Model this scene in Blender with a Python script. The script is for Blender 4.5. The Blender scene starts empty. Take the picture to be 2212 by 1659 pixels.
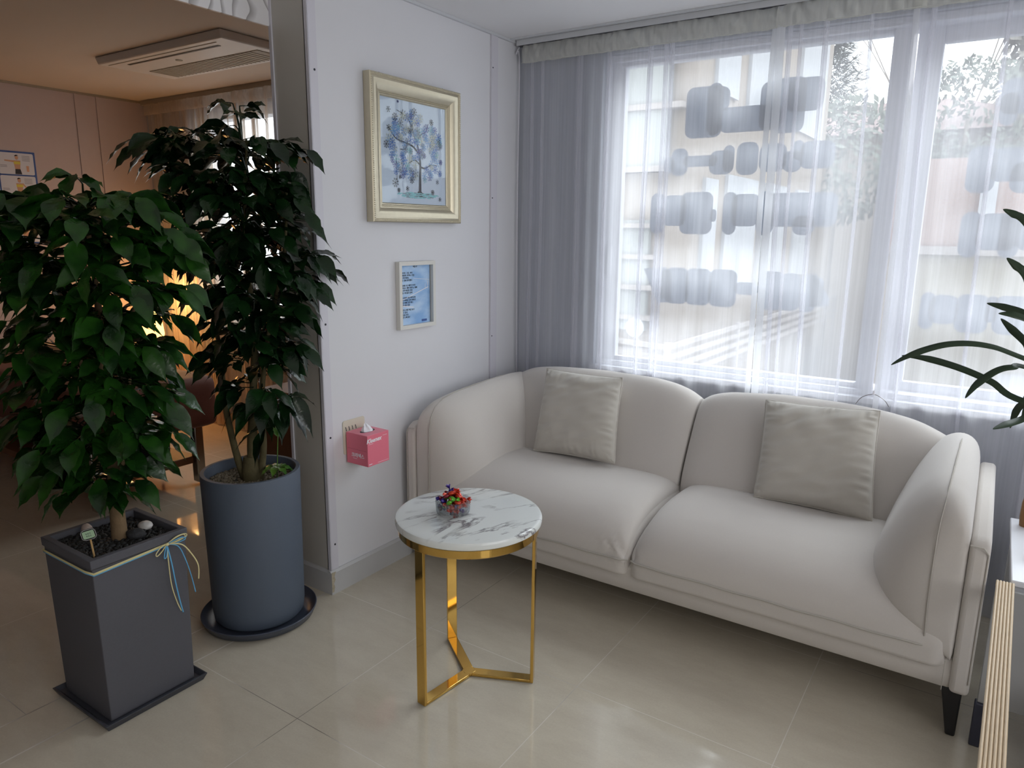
import bpy, bmesh, math, random
from mathutils import Vector, Matrix, noise
from math import sin, cos, pi, sqrt, radians as RAD
random.seed(11)
sc = bpy.context.scene
C = sc.collection

# ------------------------------------------------------------------ camera
CAM = Vector((2.0241, -3.0618, 1.4035))
FPX, YAW, PITCH, ROLL = 1557.6, RAD(-33.7674), RAD(-12.0384), RAD(0.6267)
FW = Vector((sin(YAW)*cos(PITCH), cos(YAW)*cos(PITCH), sin(PITCH)))
_r = Vector((cos(YAW), -sin(YAW), 0)); _u = _r.cross(FW)
RT = cos(ROLL)*_r + sin(ROLL)*_u; UP = -sin(ROLL)*_r + cos(ROLL)*_u
cd = bpy.data.cameras.new('camera'); cam = bpy.data.objects.new('camera', cd); C.objects.link(cam)
cam.matrix_world = Matrix(((RT.x, UP.x, -FW.x, CAM.x), (RT.y, UP.y, -FW.y, CAM.y), (RT.z, UP.z, -FW.z, CAM.z), (0, 0, 0, 1)))
cd.sensor_width = 36; cd.lens = FPX/2212*36; cd.clip_start = 0.05; cd.clip_end = 300
sc.camera = cam
def ray(px, py): return FW + RT*((px-1106)/FPX) - UP*((py-829.5)/FPX)
def at_y(px, py, y=0.0): v = ray(px, py); return CAM + v*((y-CAM.y)/v.y)
def at_x(px, py, x=0.0): v = ray(px, py); return CAM + v*((x-CAM.x)/v.x)
def at_z(px, py, z=0.0): v = ray(px, py); return CAM + v*((z-CAM.z)/v.z)

# ------------------------------------------------------------------ world, lights, exposure
world = bpy.data.worlds.new('world'); sc.world = world; world.use_nodes = True
bg = world.node_tree.nodes['Background']
bg.inputs[0].default_value = (0.93, 0.95, 1.0, 1); bg.inputs[1].default_value = 3.7
sc.view_settings.view_transform = 'Standard'; sc.view_settings.look = 'None'
sc.view_settings.exposure = 0.13; sc.view_settings.gamma = 1.0; sc.view_settings.use_curve_mapping = False
sc.cycles.max_bounces = 10; sc.cycles.diffuse_bounces = 5; sc.cycles.transparent_max_bounces = 24
sc.cycles.sample_clamp_indirect = 6; sc.cycles.caustics_reflective = False; sc.cycles.caustics_refractive = False
def area(name, loc, rot, sx, sy, power, col):
    l = bpy.data.lights.new(name, 'AREA'); l.shape = 'RECTANGLE'; l.size = sx; l.size_y = sy; l.energy = power; l.color = col
    o = bpy.data.objects.new(name, l); C.objects.link(o); o.location = loc; o.rotation_euler = rot
    return o
# veiled sun high over the street, softened by thin cloud
sl = bpy.data.lights.new('veiled_sun', 'SUN'); sl.energy = 3.8; sl.angle = RAD(50); sl.color = (0.95, 0.97, 1.0)
so = bpy.data.objects.new('veiled_sun', sl); C.objects.link(so); so.location = (2, 6, 8); so.rotation_euler = Vector((0.30, 1.0, 0.95)).to_track_quat('Z', 'Y').to_euler()
# added fill light in front of the solid right wall, out of view
area('fill_right', (4.14, -2.4, 1.45), (0, RAD(90), 0), 1.5, 2.6, 28, (0.97, 0.98, 1.0))
# added overhead fill behind the camera to brighten the room
area('fill_overhead', (2.6, -3.9, 2.255), (0, 0, 0), 0.6, 0.6, 6, (1.0, 0.96, 0.9))

# ------------------------------------------------------------------ helpers
def lin(c):
    return tuple((x/12.92 if x <= 0.04045 else ((x+0.055)/1.055)**2.4) for x in c)
def rgb(r, g, b): return lin((r/255, g/255, b/255))
def mat(name, col, rough=0.6, metal=0.0, spec=0.5, noise_amt=0.0, noise_scale=20.0, bump=0.0, bump_scale=200.0, coat=0.0, sheen=0.0, emit=None, estr=0.0):
    m = bpy.data.materials.new(name); m.use_nodes = True
    nt = m.node_tree; b = nt.nodes['Principled BSDF']
    b.inputs['Base Color'].default_value = (*col, 1); b.inputs['Roughness'].default_value = rough
    b.inputs['Metallic'].default_value = metal; b.inputs['Specular IOR Level'].default_value = spec
    b.inputs['Coat Weight'].default_value = coat; b.inputs['Sheen Weight'].default_value = sheen
    if emit: b.inputs['Emission Color'].default_value = (*emit, 1); b.inputs['Emission Strength'].default_value = estr
    tc = nt.nodes.new('ShaderNodeTexCoord')
    if noise_amt:
        n = nt.nodes.new('ShaderNodeTexNoise'); n.inputs['Scale'].default_value = noise_scale; n.inputs['Detail'].default_value = 5
        nt.links.new(tc.outputs['Object'], n.inputs['Vector'])
        mx = nt.nodes.new('ShaderNodeMix'); mx.data_type = 'RGBA'
        mx.inputs['A'].default_value = (*[c*(1-noise_amt) for c in col], 1); mx.inputs['B'].default_value = (*[min(1, c*(1+noise_amt)) for c in col], 1)
        nt.links.new(n.outputs['Fac'], mx.inputs['Factor']); nt.links.new(mx.outputs['Result'], b.inputs['Base Color'])
    if bump:
        n2 = nt.nodes.new('ShaderNodeTexNoise'); n2.inputs['Scale'].default_value = bump_scale; n2.inputs['Detail'].default_value = 4
        nt.links.new(tc.outputs['Object'], n2.inputs['Vector'])
        bp = nt.nodes.new('ShaderNodeBump'); bp.inputs['Strength'].default_value = bump; bp.inputs['Distance'].default_value = 0.002
        nt.links.new(n2.outputs['Fac'], bp.inputs['Height']); nt.links.new(bp.outputs['Normal'], b.inputs['Normal'])
    return m
def thin_glass(name, col=(0.9, 0.95, 0.95), gloss=0.04):
    m = bpy.data.materials.new(name); m.use_nodes = True; nt = m.node_tree; nt.nodes.clear()
    o = nt.nodes.new('ShaderNodeOutputMaterial'); t = nt.nodes.new('ShaderNodeBsdfTransparent'); g = nt.nodes.new('ShaderNodeBsdfGlossy')
    mx = nt.nodes.new('ShaderNodeMixShader'); lw = nt.nodes.new('ShaderNodeLayerWeight'); pw = nt.nodes.new('ShaderNodeMath'); pw.operation = 'POWER'; pw.inputs[1].default_value = 4
    fr = nt.nodes.new('ShaderNodeMath'); fr.operation = 'MULTIPLY_ADD'; fr.inputs[1].default_value = 0.9; fr.inputs[2].default_value = gloss
    nt.links.new(lw.outputs['Facing'], pw.inputs[0]); nt.links.new(pw.outputs[0], fr.inputs[0])
    t.inputs[0].default_value = (*col, 1); g.inputs['Roughness'].default_value = 0.02
    nt.links.new(fr.outputs[0], mx.inputs[0])
    nt.links.new(t.outputs[0], mx.inputs[1]); nt.links.new(g.outputs[0], mx.inputs[2]); nt.links.new(mx.outputs[0], o.inputs[0])
    return m
def sheer(name, col, opacity, transl=0.5):
    m = bpy.data.materials.new(name); m.use_nodes = True; nt = m.node_tree; nt.nodes.clear()
    o = nt.nodes.new('ShaderNodeOutputMaterial'); t = nt.nodes.new('ShaderNodeBsdfTransparent')
    d = nt.nodes.new('ShaderNodeBsdfDiffuse'); tr = nt.nodes.new('ShaderNodeBsdfTranslucent')
    d.inputs[0].default_value = (*col, 1); tr.inputs[0].default_value = (*col, 1)
    m1 = nt.nodes.new('ShaderNodeMixShader'); m1.inputs[0].default_value = transl
    m2 = nt.nodes.new('ShaderNodeMixShader')
    nt.links.new(d.outputs[0], m1.inputs[1]); nt.links.new(tr.outputs[0], m1.inputs[2])
    # fine weave: slubby threads make the cloth a little denser in thin upright streaks
    tc = nt.nodes.new('ShaderNodeTexCoord'); mp = nt.nodes.new('ShaderNodeMapping'); mp.inputs['Scale'].default_value = (90, 90, 1.2)
    n = nt.nodes.new('ShaderNodeTexNoise'); n.inputs['Scale'].default_value = 1; n.inputs['Detail'].default_value = 3
    mr = nt.nodes.new('ShaderNodeMapRange'); mr.inputs['From Min'].default_value = 0.3; mr.inputs['From Max'].default_value = 0.7
    mr.inputs['To Min'].default_value = opacity-0.04; mr.inputs['To Max'].default_value = opacity+0.04
    nt.links.new(tc.outputs['Object'], mp.inputs[0]); nt.links.new(mp.outputs[0], n.inputs['Vector']); nt.links.new(n.outputs['Fac'], mr.inputs['Value'])
    nt.links.new(mr.outputs[0], m2.inputs[0])
    nt.links.new(t.outputs[0], m2.inputs[1]); nt.links.new(m1.outputs[0], m2.inputs[2]); nt.links.new(m2.outputs[0], o.inputs[0])
    return m

class MB:
    """collects geometry, then links it as ONE mesh object"""
    def __init__(s): s.v = []; s.f = []; s.mi = []; s.mats = []; s.cur = 0
    def use(s, m):
        if m not in s.mats: s.mats.append(m)
        s.cur = s.mats.index(m); return s
    def add(s, vs, fs):
        o = len(s.v); s.v += [tuple(p) for p in vs]; s.f += [tuple(i+o for i in f) for f in fs]; s.mi += [s.cur]*len(fs); return s
    def box(s, x0, x1, y0, y1, z0, z1):
        return s.add([(x0,y0,z0),(x1,y0,z0),(x1,y1,z0),(x0,y1,z0),(x0,y0,z1),(x1,y0,z1),(x1,y1,z1),(x0,y1,z1)],
                     [(0,3,2,1),(4,5,6,7),(0,1,5,4),(1,2,6,5),(2,3,7,6),(3,0,4,7)])
    def hexa(s, b, t):
        """frustum from 4 bottom and 4 top points"""
        return s.add(list(b)+list(t), [(0,3,2,1),(4,5,6,7),(0,1,5,4),(1,2,6,5),(2,3,7,6),(3,0,4,7)])
    def bar(s, a, b, w, h, up=(0,0,1)):
        a = Vector(a); b = Vector(b); d = (b-a).normalized(); u = Vector(up)
        side = d.cross(u).normalized() if abs(d.dot(u)) < 0.99 else Vector((1,0,0)); u = side.cross(d).normalized()
        q = [(-1,-1),(1,-1),(1,1),(-1,1)]
        return s.hexa([a+side*(w/2*i)+u*(h/2*j) for i,j in q], [b+side*(w/2*i)+u*(h/2*j) for i,j in q])
    def tube(s, pts, r, n=8, closed=False, cap=True):
        pts = [Vector(p) for p in pts]; m = len(pts); rs = r if isinstance(r, (list, tuple)) else [r]*m
        base = len(s.v); ref = None; vs = []
        for i, p in enumerate(pts):
            if closed: d = pts[(i+1) % m]-pts[i-1]
            else: d = pts[min(i+1, m-1)]-pts[max(i-1, 0)]
            if d.length < 1e-9: d = Vector((0,0,1))
            d.normalize()
            if ref is None: ref = d.orthogonal().normalized()
            ref = ref - d*ref.dot(d)
            if ref.length < 1e-6: ref = d.orthogonal()
            ref.normalize(); b = d.cross(ref)
            for k in range(n):
                a = 2*pi*k/n; vs.append(p + (ref*cos(a)+b*sin(a))*rs[i])
        fs = []
        for i in range(m if closed else m-1):
            j = (i+1) % m
            for k in range(n): fs.append((i*n+k, i*n+(k+1) % n, j*n+(k+1) % n, j*n+k))
        if cap and not closed: fs.append(tuple(range(n))[::-1]); fs.append(tuple((m-1)*n+k for k in range(n)))
        return s.add(vs, fs)
    def lathe(s, prof, cx=0, cy=0, cz=0, n=32, ribs=0, ribamp=0, cap0=False, cap1=False):
        vs = []; fs = []; m = len(prof)
        for r, z in prof:
            for k in range(n):
                a = 2*pi*k/n; rr = r*(1+(ribamp*cos(a*ribs) if ribs else 0)); vs.append((cx+rr*cos(a), cy+rr*sin(a), cz+z))
        for i in range(m-1):
            for k in range(n): fs.append((i*n+k, i*n+(k+1) % n, (i+1)*n+(k+1) % n, (i+1)*n+k))
        if cap0: fs.append(tuple(range(n))[::-1])
        if cap1: fs.append(tuple((m-1)*n+k for k in range(n)))
        return s.add(vs, fs)
    def ball(s, c, r, seg=12, rings=8, rot=None, jit=0, seed=0):
        rx, ry, rz = r if isinstance(r, (tuple, list)) else (r, r, r); vs = []; fs = []
        for i in range(rings+1):
            t = pi*i/rings
            for k in range(seg):
                a = 2*pi*k/seg; p = Vector((sin(t)*cos(a), sin(t)*sin(a), cos(t)))
                if jit: p *= 1+jit*noise.noise(p*2.1+Vector((seed, seed*.7, 0)))
                p = Vector((p.x*rx, p.y*ry, p.z*rz))
                if rot: p = rot @ p
                vs.append(p+Vector(c))
        for i in range(rings):
            for k in range(seg): fs.append((i*seg+k, (i+1)*seg+k, (i+1)*seg+(k+1) % seg, i*seg+(k+1) % seg))
        return s.add(vs, fs)
    def prism(s, pts, axis, t0, t1):
        """closed 2D outline extruded along an axis (0 x, 1 y, 2 z)"""
        def P(a, b, t): return {0: (t, a, b), 1: (a, t, b), 2: (a, b, t)}[axis]
        n = len(pts); vs = [P(a, b, t0) for a, b in pts]+[P(a, b, t1) for a, b in pts]
        fs = [tuple(range(n))[::-1], tuple(range(n, 2*n))]+[(i, (i+1) % n, n+(i+1) % n, n+i) for i in range(n)]
        return s.add(vs, fs)
    def build(s, name, m=None, parent=None, smooth=True, bevel=0, bseg=2, sub=0, angle=35, label=None, kind=None, origin=None, weld=False):
        me = bpy.data.meshes.new(name)
        og = Vector(origin) if origin is not None else Vector((0,0,0))
        vs = [Vector(p)-og for p in s.v]
        me.from_pydata(vs, [], s.f)
        for mm in ([m] if m and not s.mats else s.mats): me.materials.append(mm)
        if s.mats:
            for p, i in zip(me.polygons, s.mi): p.material_index = i
        bm = bmesh.new(); bm.from_mesh(me)
        if weld: bmesh.ops.remove_doubles(bm, verts=bm.verts, dist=1e-5)
        bmesh.ops.recalc_face_normals(bm, faces=bm.faces); bm.to_mesh(me); bm.free()
        if smooth:
            for p in me.polygons: p.use_smooth = True
            if angle < 180 and not sub:
                me.set_sharp_from_angle(angle=RAD(angle))
        o = bpy.data.objects.new(name, me); C.objects.link(o)
        o.location = og
        if parent:
            o.parent = parent; o.location = og - (parent.location if parent.type == 'EMPTY' or True else 0)
        if bevel:
            b = o.modifiers.new('bevel', 'BEVEL'); b.width = bevel; b.segments = bseg; b.limit_method = 'ANGLE'; b.angle_limit = RAD(40)
            b.harden_normals = False
        if sub:
            q = o.modifiers.new('sub', 'SUBSURF'); q.levels = sub; q.render_levels = sub
        if label: o['label'] = label
        if kind: o['kind'] = kind
        return o
def tag(o, label, cat, group=None, kind=None):
    o['label'] = label; o['category'] = cat
    if group: o['group'] = group
    if kind: o['kind'] = kind
    return o
def thing(name, label, cat, loc=(0,0,0), group=None):
    o = bpy.data.objects.new(name, None); C.objects.link(o); o.location = loc; o.empty_display_size = 0.05
    return tag(o, label, cat, group)
def struct(mb, name, m, **k):
    o = mb.build(name, m, **k); o['kind'] = 'structure'; return o
def sempty(name, loc=(0,0,0)):
    o = bpy.data.objects.new(name, None); C.objects.link(o); o.location = loc; o['kind'] = 'structure'; return o
def copy_tree(o, parent=None):
    c = o.copy(); C.objects.link(c)
    if parent: c.parent = parent
    for ch in list(o.children): copy_tree(ch, c)
    return c
def text_mesh(name, body, size, m, parent, mtx, align='CENTER', extrude=0.0003, shear=0, offset=0.0):
    """lettering as flat raised mesh, local x right / y up, placed by mtx"""
    cu = bpy.data.curves.new('t', 'FONT'); cu.body = body; cu.size = size; cu.align_x = align; cu.align_y = 'CENTER'
    cu.extrude = extrude; cu.shear = shear; cu.offset = offset
    t = bpy.data.objects.new('t', cu); C.objects.link(t)
    me = bpy.data.meshes.new_from_object(t.evaluated_get(bpy.context.evaluated_depsgraph_get()))
    bpy.data.objects.remove(t)
    me.materials.clear(); me.materials.append(m)
    o = bpy.data.objects.new(name, me); C.objects.link(o)
    me.transform(mtx if not parent else Matrix.Translation(-parent.matrix_basis.translation) @ mtx)
    o.parent = parent
    return o
def frame_mtx(o, xdir, ydir):
    x = Vector(xdir).normalized(); y = Vector(ydir).normalized(); z = x.cross(y)
    return Matrix(((x.x,y.x,z.x,o[0]),(x.y,y.y,z.y,o[1]),(x.z,y.z,z.z,o[2]),(0,0,0,1)))

# ------------------------------------------------------------------ materials
M = {}
M['wall'] = mat('white_wall_panel', rgb(222,222,226), 0.42, noise_amt=0.02, noise_scale=3, spec=0.35)
M['wall_grey'] = mat('grey_wall', rgb(206,208,212), 0.55)
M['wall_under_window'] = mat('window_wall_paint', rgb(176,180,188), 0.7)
M['end_panel'] = mat('grey_green_end_panel', rgb(196,192,184), 0.35, noise_amt=0.03, noise_scale=6)
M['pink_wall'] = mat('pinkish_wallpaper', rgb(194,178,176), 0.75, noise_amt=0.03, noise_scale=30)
M['ceil_dimmed'] = mat('dimmed_ceiling_paper', rgb(200,188,176), 0.85, bump=0.25, bump_scale=350)  # ceiling paper toned darker, the side room's dimness put into the colour
M['ceil'] = mat('ceiling_paper', rgb(236,236,238), 0.85, bump=0.25, bump_scale=350)
M['trim'] = mat('white_trim', rgb(214,212,220), 0.35)
M['base'] = mat('grey_baseboard', rgb(190,190,190), 0.4, noise_amt=0.04, noise_scale=12)
M['pvc'] = mat('white_pvc_frame', rgb(214,216,224), 0.35)
M['darkgap'] = mat('rail_shadow_gap', rgb(84,84,92), 0.5)  # dark tone on the curtain rail stands for the shadow gap
M['sofa'] = mat('beige_velvet_upholstery', rgb(204,198,192), 0.85, noise_amt=0.035, noise_scale=260, bump=0.12, bump_scale=900, sheen=0.35, spec=0.2)
M['sofa2'] = mat('beige_cushion_cloth', rgb(196,191,182), 0.85, noise_amt=0.035, noise_scale=260, bump=0.15, bump_scale=800, sheen=0.3, spec=0.2)
M['seam'] = mat('seam_piping_cloth', rgb(184,179,171), 0.85, spec=0.2)
M['black'] = mat('black_leg', (0.008,0.008,0.01), 0.4)
M['gold'] = mat('polished_gold_steel', (0.72,0.46,0.13), 0.07, metal=1.0, noise_amt=0.05, noise_scale=8)
M['pot1'] = mat('matt_grey_fibreclay', rgb(84,84,90), 0.75, noise_amt=0.08, noise_scale=160, bump=0.1, bump_scale=400)
M['pot2'] = mat('blue_grey_planter', rgb(84,94,108), 0.62, noise_amt=0.05, noise_scale=160, bump=0.08, bump_scale=400)
M['tray2'] = mat('blue_grey_saucer', rgb(70,76,90), 0.35)
M['tray1'] = mat('dark_grey_tray', rgb(58,60,68), 0.45)
M['soil'] = mat('black_gravel', rgb(34,34,34), 0.6, noise_amt=0.4, noise_scale=60)
M['soil2'] = mat('grey_brown_gravel', rgb(128,118,100), 0.7, noise_amt=0.7, noise_scale=70)
M['bark'] = mat('tan_bark', rgb(120,98,70), 0.85, noise_amt=0.35, noise_scale=35, bump=0.8, bump_scale=90)
M['bark2'] = mat('mossy_bark', rgb(84,76,48), 0.85, noise_amt=0.45, noise_scale=30, bump=0.9, bump_scale=80)
M['gravelstone'] = mat('lava_stone', rgb(48,48,50), 0.8, bump=1.0, bump_scale=160, noise_amt=0.2)
M['whitestone'] = mat('white_stone', rgb(212,208,204), 0.5, noise_amt=0.04)
M['pinkstone'] = mat('pinkish_pebble', rgb(176,158,146), 0.45, noise_amt=0.12, noise_scale=15)
M['cream'] = mat('cream_cord', rgb(226,214,160), 0.7)
M['blue'] = mat('light_blue_cord', rgb(98,172,218), 0.6)
M['mint'] = mat('mint_card', rgb(182,214,178), 0.6)
M['blackcard'] = mat('black_card', rgb(20,20,20), 0.45)
M['whiteline'] = mat('white_print', rgb(226,226,226), 0.6)
M['wood'] = mat('pale_stick_wood', rgb(206,168,112), 0.6, noise_amt=0.08)
M['champagne'] = mat('champagne_frame', (0.62,0.56,0.42), 0.36, metal=0.75, noise_amt=0.06, noise_scale=60)
M['champdark'] = mat('champagne_groove', (0.3,0.26,0.18), 0.4, metal=0.6)
M['artpaper'] = mat('pale_lavender_canvas', rgb(206,212,232), 0.35, coat=0.5, noise_amt=0.02, noise_scale=5)
M['smallframe'] = mat('white_small_frame', rgb(220,218,212), 0.45)
M['pink'] = mat('pink_carton', rgb(232,120,140), 0.5)
M['pinktop'] = mat('pink_carton_top', rgb(236,138,156), 0.5)
M['white'] = mat('white_ink', rgb(240,238,244), 0.5)
M['tissue'] = mat('white_tissue', rgb(238,240,244), 0.9)
M['holder'] = mat('beige_plastic', rgb(214,208,190), 0.35)
M['darkink'] = mat('dark_ink', rgb(34,36,48), 0.6)
M['steel'] = mat('brushed_steel', (0.35,0.33,0.3), 0.25, metal=1.0)
M['brown'] = mat('dark_brown_bed_vinyl', rgb(98,52,38), 0.65, noise_amt=0.1, noise_scale=20, bump=0.3, bump_scale=60)
M['maroon'] = mat('maroon_cloth', rgb(110,40,52), 0.85, noise_amt=0.15, noise_scale=20)
M['beigecloth'] = mat('beige_bed_sheet', rgb(206,178,140), 0.85)
M['navy'] = mat('navy_cloth', rgb(52,54,72), 0.9)
M['darkcloth'] = mat('black_cloth', rgb(22,22,24), 0.9)
M['bluegrey'] = mat('blue_grey_cloth', rgb(98,112,130), 0.9)
M['brownwood'] = mat('brown_wood', rgb(116,74,42), 0.5, noise_amt=0.3, noise_scale=9)
M['posterblue'] = mat('poster_blue', rgb(52,84,150), 0.5)
M['posterwhite'] = mat('poster_card', rgb(214,214,222), 0.5)
M['skinprint'] = mat('printed_skin_tone', rgb(206,158,128), 0.6)
M['yellowprint'] = mat('printed_yellow', rgb(220,204,80), 0.6)
M['blackprint'] = mat('printed_black', rgb(36,34,40), 0.6)
M['greyprint'] = mat('printed_grey_text', rgb(140,140,152), 0.6)
M['ac'] = mat('ac_plastic', rgb(214,208,202), 0.45)
M['acdark'] = mat('ac_grille', rgb(160,150,134), 0.6)
M['vinyl'] = mat('grey_vinyl_sticker', rgb(146,152,162), 0.6)
M['plywood'] = None
M['whitelac'] = mat('white_lacquer', rgb(228,230,236), 0.25)
M['greypanel'] = mat('grey_side_panel', rgb(168,168,168), 0.5)
M['navyfoot'] = mat('dark_blue_foot', rgb(56,58,74), 0.4)
M['bowlblack'] = mat('black_glazed_bowl', rgb(26,24,24), 0.2)
M['bowlgold'] = mat('gold_rim', (0.55,0.38,0.16), 0.35, metal=0.8)
M['orchid'] = mat('dark_strap_leaf', rgb(38,58,34), 0.35, noise_amt=0.15, noise_scale=10)
M['red'] = mat('red_ring', rgb(190,40,40), 0.4)
M['darkwood'] = mat('brown_bottle_wood', rgb(130,92,52), 0.5, noise_amt=0.25, noise_scale=20)

def leafmat(name, c1, c2, rough):
    m = mat(name, c1, rough, spec=0.5); nt = m.node_tree; b = nt.nodes['Principled BSDF']
    tc = nt.nodes.new('ShaderNodeTexCoord'); n = nt.nodes.new('ShaderNodeTexNoise'); n.inputs['Scale'].default_value = 14; n.inputs['Detail'].default_value = 2
    cr = nt.nodes.new('ShaderNodeValToRGB'); cr.color_ramp.elements[0].position = 0.35; cr.color_ramp.elements[1].position = 0.68
    cr.color_ramp.elements[0].color = (*c1, 1); cr.color_ramp.elements[1].color = (*c2, 1)
    nt.links.new(tc.outputs['Object'], n.inputs['Vector']); nt.links.new(n.outputs['Fac'], cr.inputs[0]); nt.links.new(cr.outputs[0], b.inputs['Base Color'])
    n2 = nt.nodes.new('ShaderNodeTexNoise'); n2.inputs['Scale'].default_value = 70
    bp = nt.nodes.new('ShaderNodeBump'); bp.inputs['Strength'].default_value = 0.35; bp.inputs['Distance'].default_value = 0.003
    nt.links.new(tc.outputs['Object'], n2.inputs['Vector']); nt.links.new(n2.outputs['Fac'], bp.inputs['Height']); nt.links.new(bp.outputs[0], b.inputs['Normal'])
    return m
M['leaf'] = leafmat('glossy_green_leaf', rgb(13,38,13), rgb(36,76,22), 0.22)
M['leaf2'] = leafmat('dark_glossy_leaf', rgb(10,28,14), rgb(24,54,22), 0.2)
M['newleaf'] = leafmat('fresh_leaf', rgb(40,86,26), rgb(96,130,52), 0.3)

def floor_mat():
    m = mat('polished_porcelain_tile', rgb(176,171,160), 0.07, spec=0.5); nt = m.node_tree; b = nt.nodes['Principled BSDF']; L = nt.links
    tc = nt.nodes.new('ShaderNodeTexCoord'); sp = nt.nodes.new('ShaderNodeSeparateXYZ'); L.new(tc.outputs['Object'], sp.inputs[0])
    def mth(op, a, bb=None, c=None):
        n = nt.nodes.new('ShaderNodeMath'); n.operation = op
        for i, v in enumerate((a, bb, c)):
            if v is None: continue
            if isinstance(v, (int, float)): n.inputs[i].default_value = v
            else: L.new(v, n.inputs[i])
        return n.outputs[0]
    X, Y = sp.outputs[0], sp.outputs[1]
    def lines(c, off, per, w=0.0011):
        d = mth('PINGPONG', mth('ADD', c, -off+per*40), per/2)   # 0 at each line
        return mth('LESS_THAN', d, w)
    right = mth('GREATER_THAN', X, -0.01); left = mth('LESS_THAN', X, -0.186)
    gx = mth('ADD', mth('MULTIPLY', lines(X, -0.1213, 0.6), right), mth('MULTIPLY', lines(X, -0.185, 0.6), left))
    gy = mth('ADD', mth('MULTIPLY', lines(Y, -1.861, 0.6), right), mth('MULTIPLY', lines(Y, -1.70, 0.6), left))
    one = mth('LESS_THAN', mth('ABSOLUTE', mth('ADD', X, 0.023)), 0.0028)
    two = mth('LESS_THAN', mth('ABSOLUTE', mth('ADD', X, 0.185)), 0.0022)
    g = mth('MINIMUM', mth('ADD', mth('ADD', gx, gy), mth('ADD', one, two)), 1.0)
    n = nt.nodes.new('ShaderNodeTexNoise'); n.inputs['Scale'].default_value = 5; n.inputs['Detail'].default_value = 8; n.inputs['Roughness'].default_value = 0.75
    mp = nt.nodes.new('ShaderNodeMapping'); mp.inputs['Scale'].default_value = (1, 2.4, 1); L.new(tc.outputs['Object'], mp.inputs[0]); L.new(mp.outputs[0], n.inputs['Vector'])
    n3 = nt.nodes.new('ShaderNodeTexNoise'); n3.inputs['Scale'].default_value = 160; n3.inputs['Detail'].default_value = 3; L.new(tc.outputs['Object'], n3.inputs['Vector'])
    cr = nt.nodes.new('ShaderNodeValToRGB'); cr.color_ramp.elements[0].position = 0.3; cr.color_ramp.elements[1].position = 0.72
    cr.color_ramp.elements[0].color = (*rgb(194,184,166), 1); cr.color_ramp.elements[1].color = (*rgb(212,204,186), 1)
    mixn = mth('ADD', mth('MULTIPLY', n.outputs['Fac'], 0.75), mth('MULTIPLY', n3.outputs['Fac'], 0.25)); L.new(mixn, cr.inputs[0])
    # worn stretches of grout: pale in most places, dirty dark in others
    ng = nt.nodes.new('ShaderNodeTexNoise'); ng.inputs['Scale'].default_value = 1.7; L.new(tc.outputs['Object'], ng.inputs['Vector'])
    gc = nt.nodes.new('ShaderNodeValToRGB'); gc.color_ramp.elements[0].position = 0.42; gc.color_ramp.elements[1].position = 0.5
    gc.color_ramp.elements[0].color = (*rgb(128,120,110), 1); gc.color_ramp.elements[1].color = (*rgb(214,208,198), 1); L.new(ng.outputs['Fac'], gc.inputs[0])
    mx = nt.nodes.new('ShaderNodeMix'); mx.data_type = 'RGBA'; L.new(g, mx.inputs['Factor']); L.new(cr.outputs[0], mx.inputs['A']); L.new(gc.outputs[0], mx.inputs['B'])
    L.new(mx.outputs['Result'], b.inputs['Base Color'])
    L.new(mth('ADD', mth('MULTIPLY', g, 0.4), 0.07), b.inputs['Roughness'])
    return m
M['floor'] = floor_mat()

def marble():
    m = mat('white_marble', rgb(226,230,228), 0.06, spec=0.5); nt = m.node_tree; b = nt.nodes['Principled BSDF']; L = nt.links
    tc = nt.nodes.new('ShaderNodeTexCoord'); mp = nt.nodes.new('ShaderNodeMapping')
    mp.inputs['Scale'].default_value = (2.2, 7.0, 3); mr_ = nt.nodes.new('ShaderNodeMapping'); mr_.inputs['Rotation'].default_value = (0, 0, RAD(-66))
    L.new(tc.outputs['Object'], mr_.inputs[0]); L.new(mr_.outputs[0], mp.inputs[0])
    n = nt.nodes.new('ShaderNodeTexNoise'); n.inputs['Scale'].default_value = 1.15; n.inputs['Detail'].default_value = 9; n.inputs['Roughness'].default_value = 0.6; n.inputs['Distortion'].default_value = 0.7
    L.new(mp.outputs[0], n.inputs['Vector'])
    s1 = nt.nodes.new('ShaderNodeMath'); s1.operation = 'SUBTRACT'; L.new(n.outputs['Fac'], s1.inputs[0]); s1.inputs[1].default_value = 0.5
    ab = nt.nodes.new('ShaderNodeMath'); ab.operation = 'ABSOLUTE'; L.new(s1.outputs[0], ab.inputs[0])
    cr = nt.nodes.new('ShaderNodeValToRGB'); e = cr.color_ramp.elements
    e[0].position = 0.0; e[0].color = (0.9,0.9,0.9,1); e[1].position = 0.028; e[1].color = (0,0,0,1); L.new(ab.outputs[0], cr.inputs[0])
    n2 = nt.nodes.new('ShaderNodeTexNoise'); n2.inputs['Scale'].default_value = 6.5; n2.inputs['Detail'].default_value = 2; L.new(tc.outputs['Object'], n2.inputs['Vector'])
    cr2 = nt.nodes.new('ShaderNodeValToRGB'); cr2.color_ramp.elements[0].position = 0.42; cr2.color_ramp.elements[1].position = 0.58; L.new(n2.outputs['Fac'], cr2.inputs[0])
    mm = nt.nodes.new('ShaderNodeMath'); mm.operation = 'MULTIPLY'; L.new(cr.outputs[0], mm.inputs[0]); L.new(cr2.outputs[0], mm.inputs[1])
    mx = nt.nodes.new('ShaderNodeMix'); mx.data_type = 'RGBA'; mx.inputs['A'].default_value = (*rgb(228,232,230),1); mx.inputs['B'].default_value = (*rgb(96,88,94),1)
    L.new(mm.outputs[0], mx.inputs['Factor']); L.new(mx.outputs['Result'], b.inputs['Base Color'])
    return m
M['marble'] = marble()

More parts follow.
